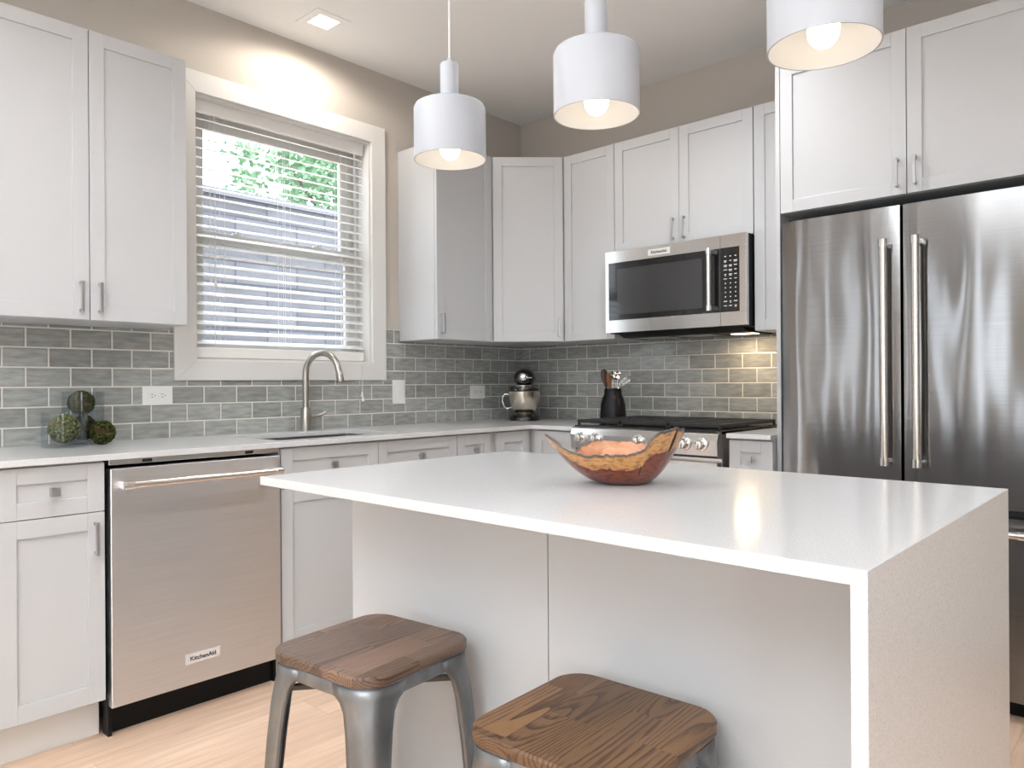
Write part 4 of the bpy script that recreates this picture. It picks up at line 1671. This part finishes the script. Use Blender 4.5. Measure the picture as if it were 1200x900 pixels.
tag(obj('whisk', b, 'chrome', smooth=True), 'wire balloon whisk leaning right out of the crock', 'utensil', 'steel utensils in the crock')

# ================================================================== LIVE-EDGE BOWL


def smooth_interp(keys, x):
    x = x % 360
    ks = sorted(keys)
    ks = [(ks[-1][0] - 360, *ks[-1][1:])] + ks + [(ks[0][0] + 360, *ks[0][1:])]
    for a, b_ in zip(ks, ks[1:]):
        if a[0] <= x <= b_[0]:
            t_ = (x - a[0]) / (b_[0] - a[0])
            t_ = t_ * t_ * (3 - 2 * t_)
            return [p + (q - p) * t_ for p, q in zip(a[1:], b_[1:])]


def rim_at(an, cache={}):
    if not cache:
        a = [smooth_interp(RIM, q) for q in range(360)]
        for w in (4, 3):
            a = [[sum(a[(q + k) % 360][c] for k in range(-w, w + 1)) / (2 * w + 1) for c in (0, 1)] for q in range(360)]
        cache['a'] = a
    an = an % 360
    i = int(an) % 360
    f = an - int(an)
    p, q = cache['a'][i], cache['a'][(i + 1) % 360]
    return [p[0] + (q[0] - p[0]) * f, p[1] + (q[1] - p[1]) * f]


# angle (deg; 0 = right as the photo sees it, 90 = away), rim radius, rim height
RIM = [(0, 0.128, 0.098), (20, 0.122, 0.080), (50, 0.108, 0.083), (90, 0.100, 0.088), (125, 0.104, 0.090), (146, 0.112, 0.078), (158, 0.128, 0.060),
       (170, 0.158, 0.074), (180, 0.186, 0.114), (187, 0.182, 0.112), (197, 0.152, 0.084), (212, 0.124, 0.070), (232, 0.108, 0.072), (252, 0.100, 0.073),
       (270, 0.098, 0.077), (278, 0.101, 0.080), (284, 0.104, 0.088), (289, 0.108, 0.112), (303, 0.116, 0.124), (320, 0.124, 0.128), (335, 0.130, 0.124), (348, 0.131, 0.112)]
bm = B()
NA, NTq = 220, 26
lb = bm.verts.layers.float.new('band')
lk = bm.verts.layers.float.new('bark')
li = bm.verts.layers.float.new('inside')
outer_r, inner_r = [], []
for side in (0, 1):
    rows = []
    for j_ in range(NTq + 1):
        t_ = j_ / NTq
        row = []
        for i in range(NA):
            an = 360 * i / NA
            R_, Hh = rim_at(an)
            jag = noise.noise(Vector((math.cos(math.radians(an)) * 9, math.sin(math.radians(an)) * 9, 3.1))) * 0.0045
            jag += noise.noise(Vector((math.cos(math.radians(an)) * 30, math.sin(math.radians(an)) * 30, 9.1))) * 0.0022
            R_ += jag * 0.5 * t_
            Hh += jag
            foot = 0.040
            if side == 0:
                # quarter-round-like flank: steeper low down, leaning out to the rim
                r = foot + (R_ - foot) * (t_ ** 0.78)
                h = Hh * (t_ ** 1.45)
            else:
                r = (foot - 0.004) + (R_ - 0.006 - (foot - 0.004)) * (t_ ** 0.80)
                h = 0.009 + (Hh - 0.009 - 0.0005) * (t_ ** 1.45)
            v_ = bm.verts.new((r * math.cos(math.radians(an)), r * math.sin(math.radians(an)), h))
            depth = (1 - t_) * Hh                    # how far below the live edge
            sap = 0.026 + 0.012 * math.exp(-((an - 315) / 28) ** 2) + 0.004 * noise.noise(Vector((an * 0.06, 1.7, 0.3))) - 0.008 * math.exp(-((an - 90) / 70) ** 2)
            v_[lb] = max(0.0, min(1.0, 0.62 + 0.30 * (sap - depth) / 0.008)) if depth < sap + 0.012 else max(0.0, 0.48 * (h / 0.07))
            v_[lk] = max(0.0, 1.0 - depth / (0.010 if side == 0 else 0.006)) * 0.75 + (0.25 if side == 0 else 0.0) * max(0, 1 - depth / 0.02)
            v_[li] = float(side) if t_ < 0.97 else 0.0
            row.append(v_)
        rows.append(row)
    for a, b_ in zip(rows, rows[1:]):
        for i in range(NA):
            j2 = (i + 1) % NA
            bm.faces.new((a[i], a[j2], b_[j2], b_[i]))
    bm.faces.new(rows[0])
    (outer_r if side == 0 else inner_r).append(rows[-1])
for i in range(NA):
    j2 = (i + 1) % NA
    bm.faces.new((outer_r[0][i], outer_r[0][j2], inner_r[0][j2], inner_r[0][i]))
bw = obj('wooden_bowl', bm, 'bowl', smooth=True)
bw.modifiers.remove(bw.modifiers['edges'])
bw.location = (2.377, -2.316, ZC + 0.0002)
bw.rotation_euler = (0, 0, math.radians(42.5 + 4.5))
tag(bw, 'live-edge reddish wooden bowl with jagged rim on the island top', 'bowl')
# splits in the wood, running down from the edge
ckm = mat('wood_crack', (0.012, 0.008, 0.006), 0.9)


def crack(an0, t0, t1, wdeg):
    b = B()
    rows = []
    for q in range(9):
        t_ = t0 + (t1 - t0) * q / 8
        w = wdeg * math.sin(PI * (0.08 + 0.84 * q / 8))
        row = []
        for s in (-1, 1):
            an = an0 + s * w + 0.6 * noise.noise(Vector((q * 0.7, an0, 0)))
            R_, Hh = rim_at(an)
            r = 0.040 + (R_ - 0.040) * (t_ ** 0.78) + 0.0012
            row.append((r * math.cos(math.radians(an)), r * math.sin(math.radians(an)), Hh * (t_ ** 1.45) - 0.0003))
        rows.append(row)
    for off_ in (0,):
        vs = [[b.verts.new(p) for p in r] for r in rows]
        vi = [[b.verts.new((p[0] * 0.985, p[1] * 0.985, p[2])) for p in r] for r in rows]
        for q in range(8):
            b.faces.new((vs[q][0], vs[q][1], vs[q + 1][1], vs[q + 1][0]))
            b.faces.new((vs[q][0], vs[q + 1][0], vi[q + 1][0], vi[q][0]))
            b.faces.new((vs[q][1], vi[q][1], vi[q + 1][1], vs[q + 1][1]))
        b.faces.new((vs[0][0], vi[0][0], vi[0][1], vs[0][1]))
        b.faces.new((vs[8][0], vs[8][1], vi[8][1], vi[8][0]))
    return obj('crack', b, ckm, bw)


crack(280, 0.42, 0.68, 0.7)
crack(322, 0.70, 0.995, 2.0)
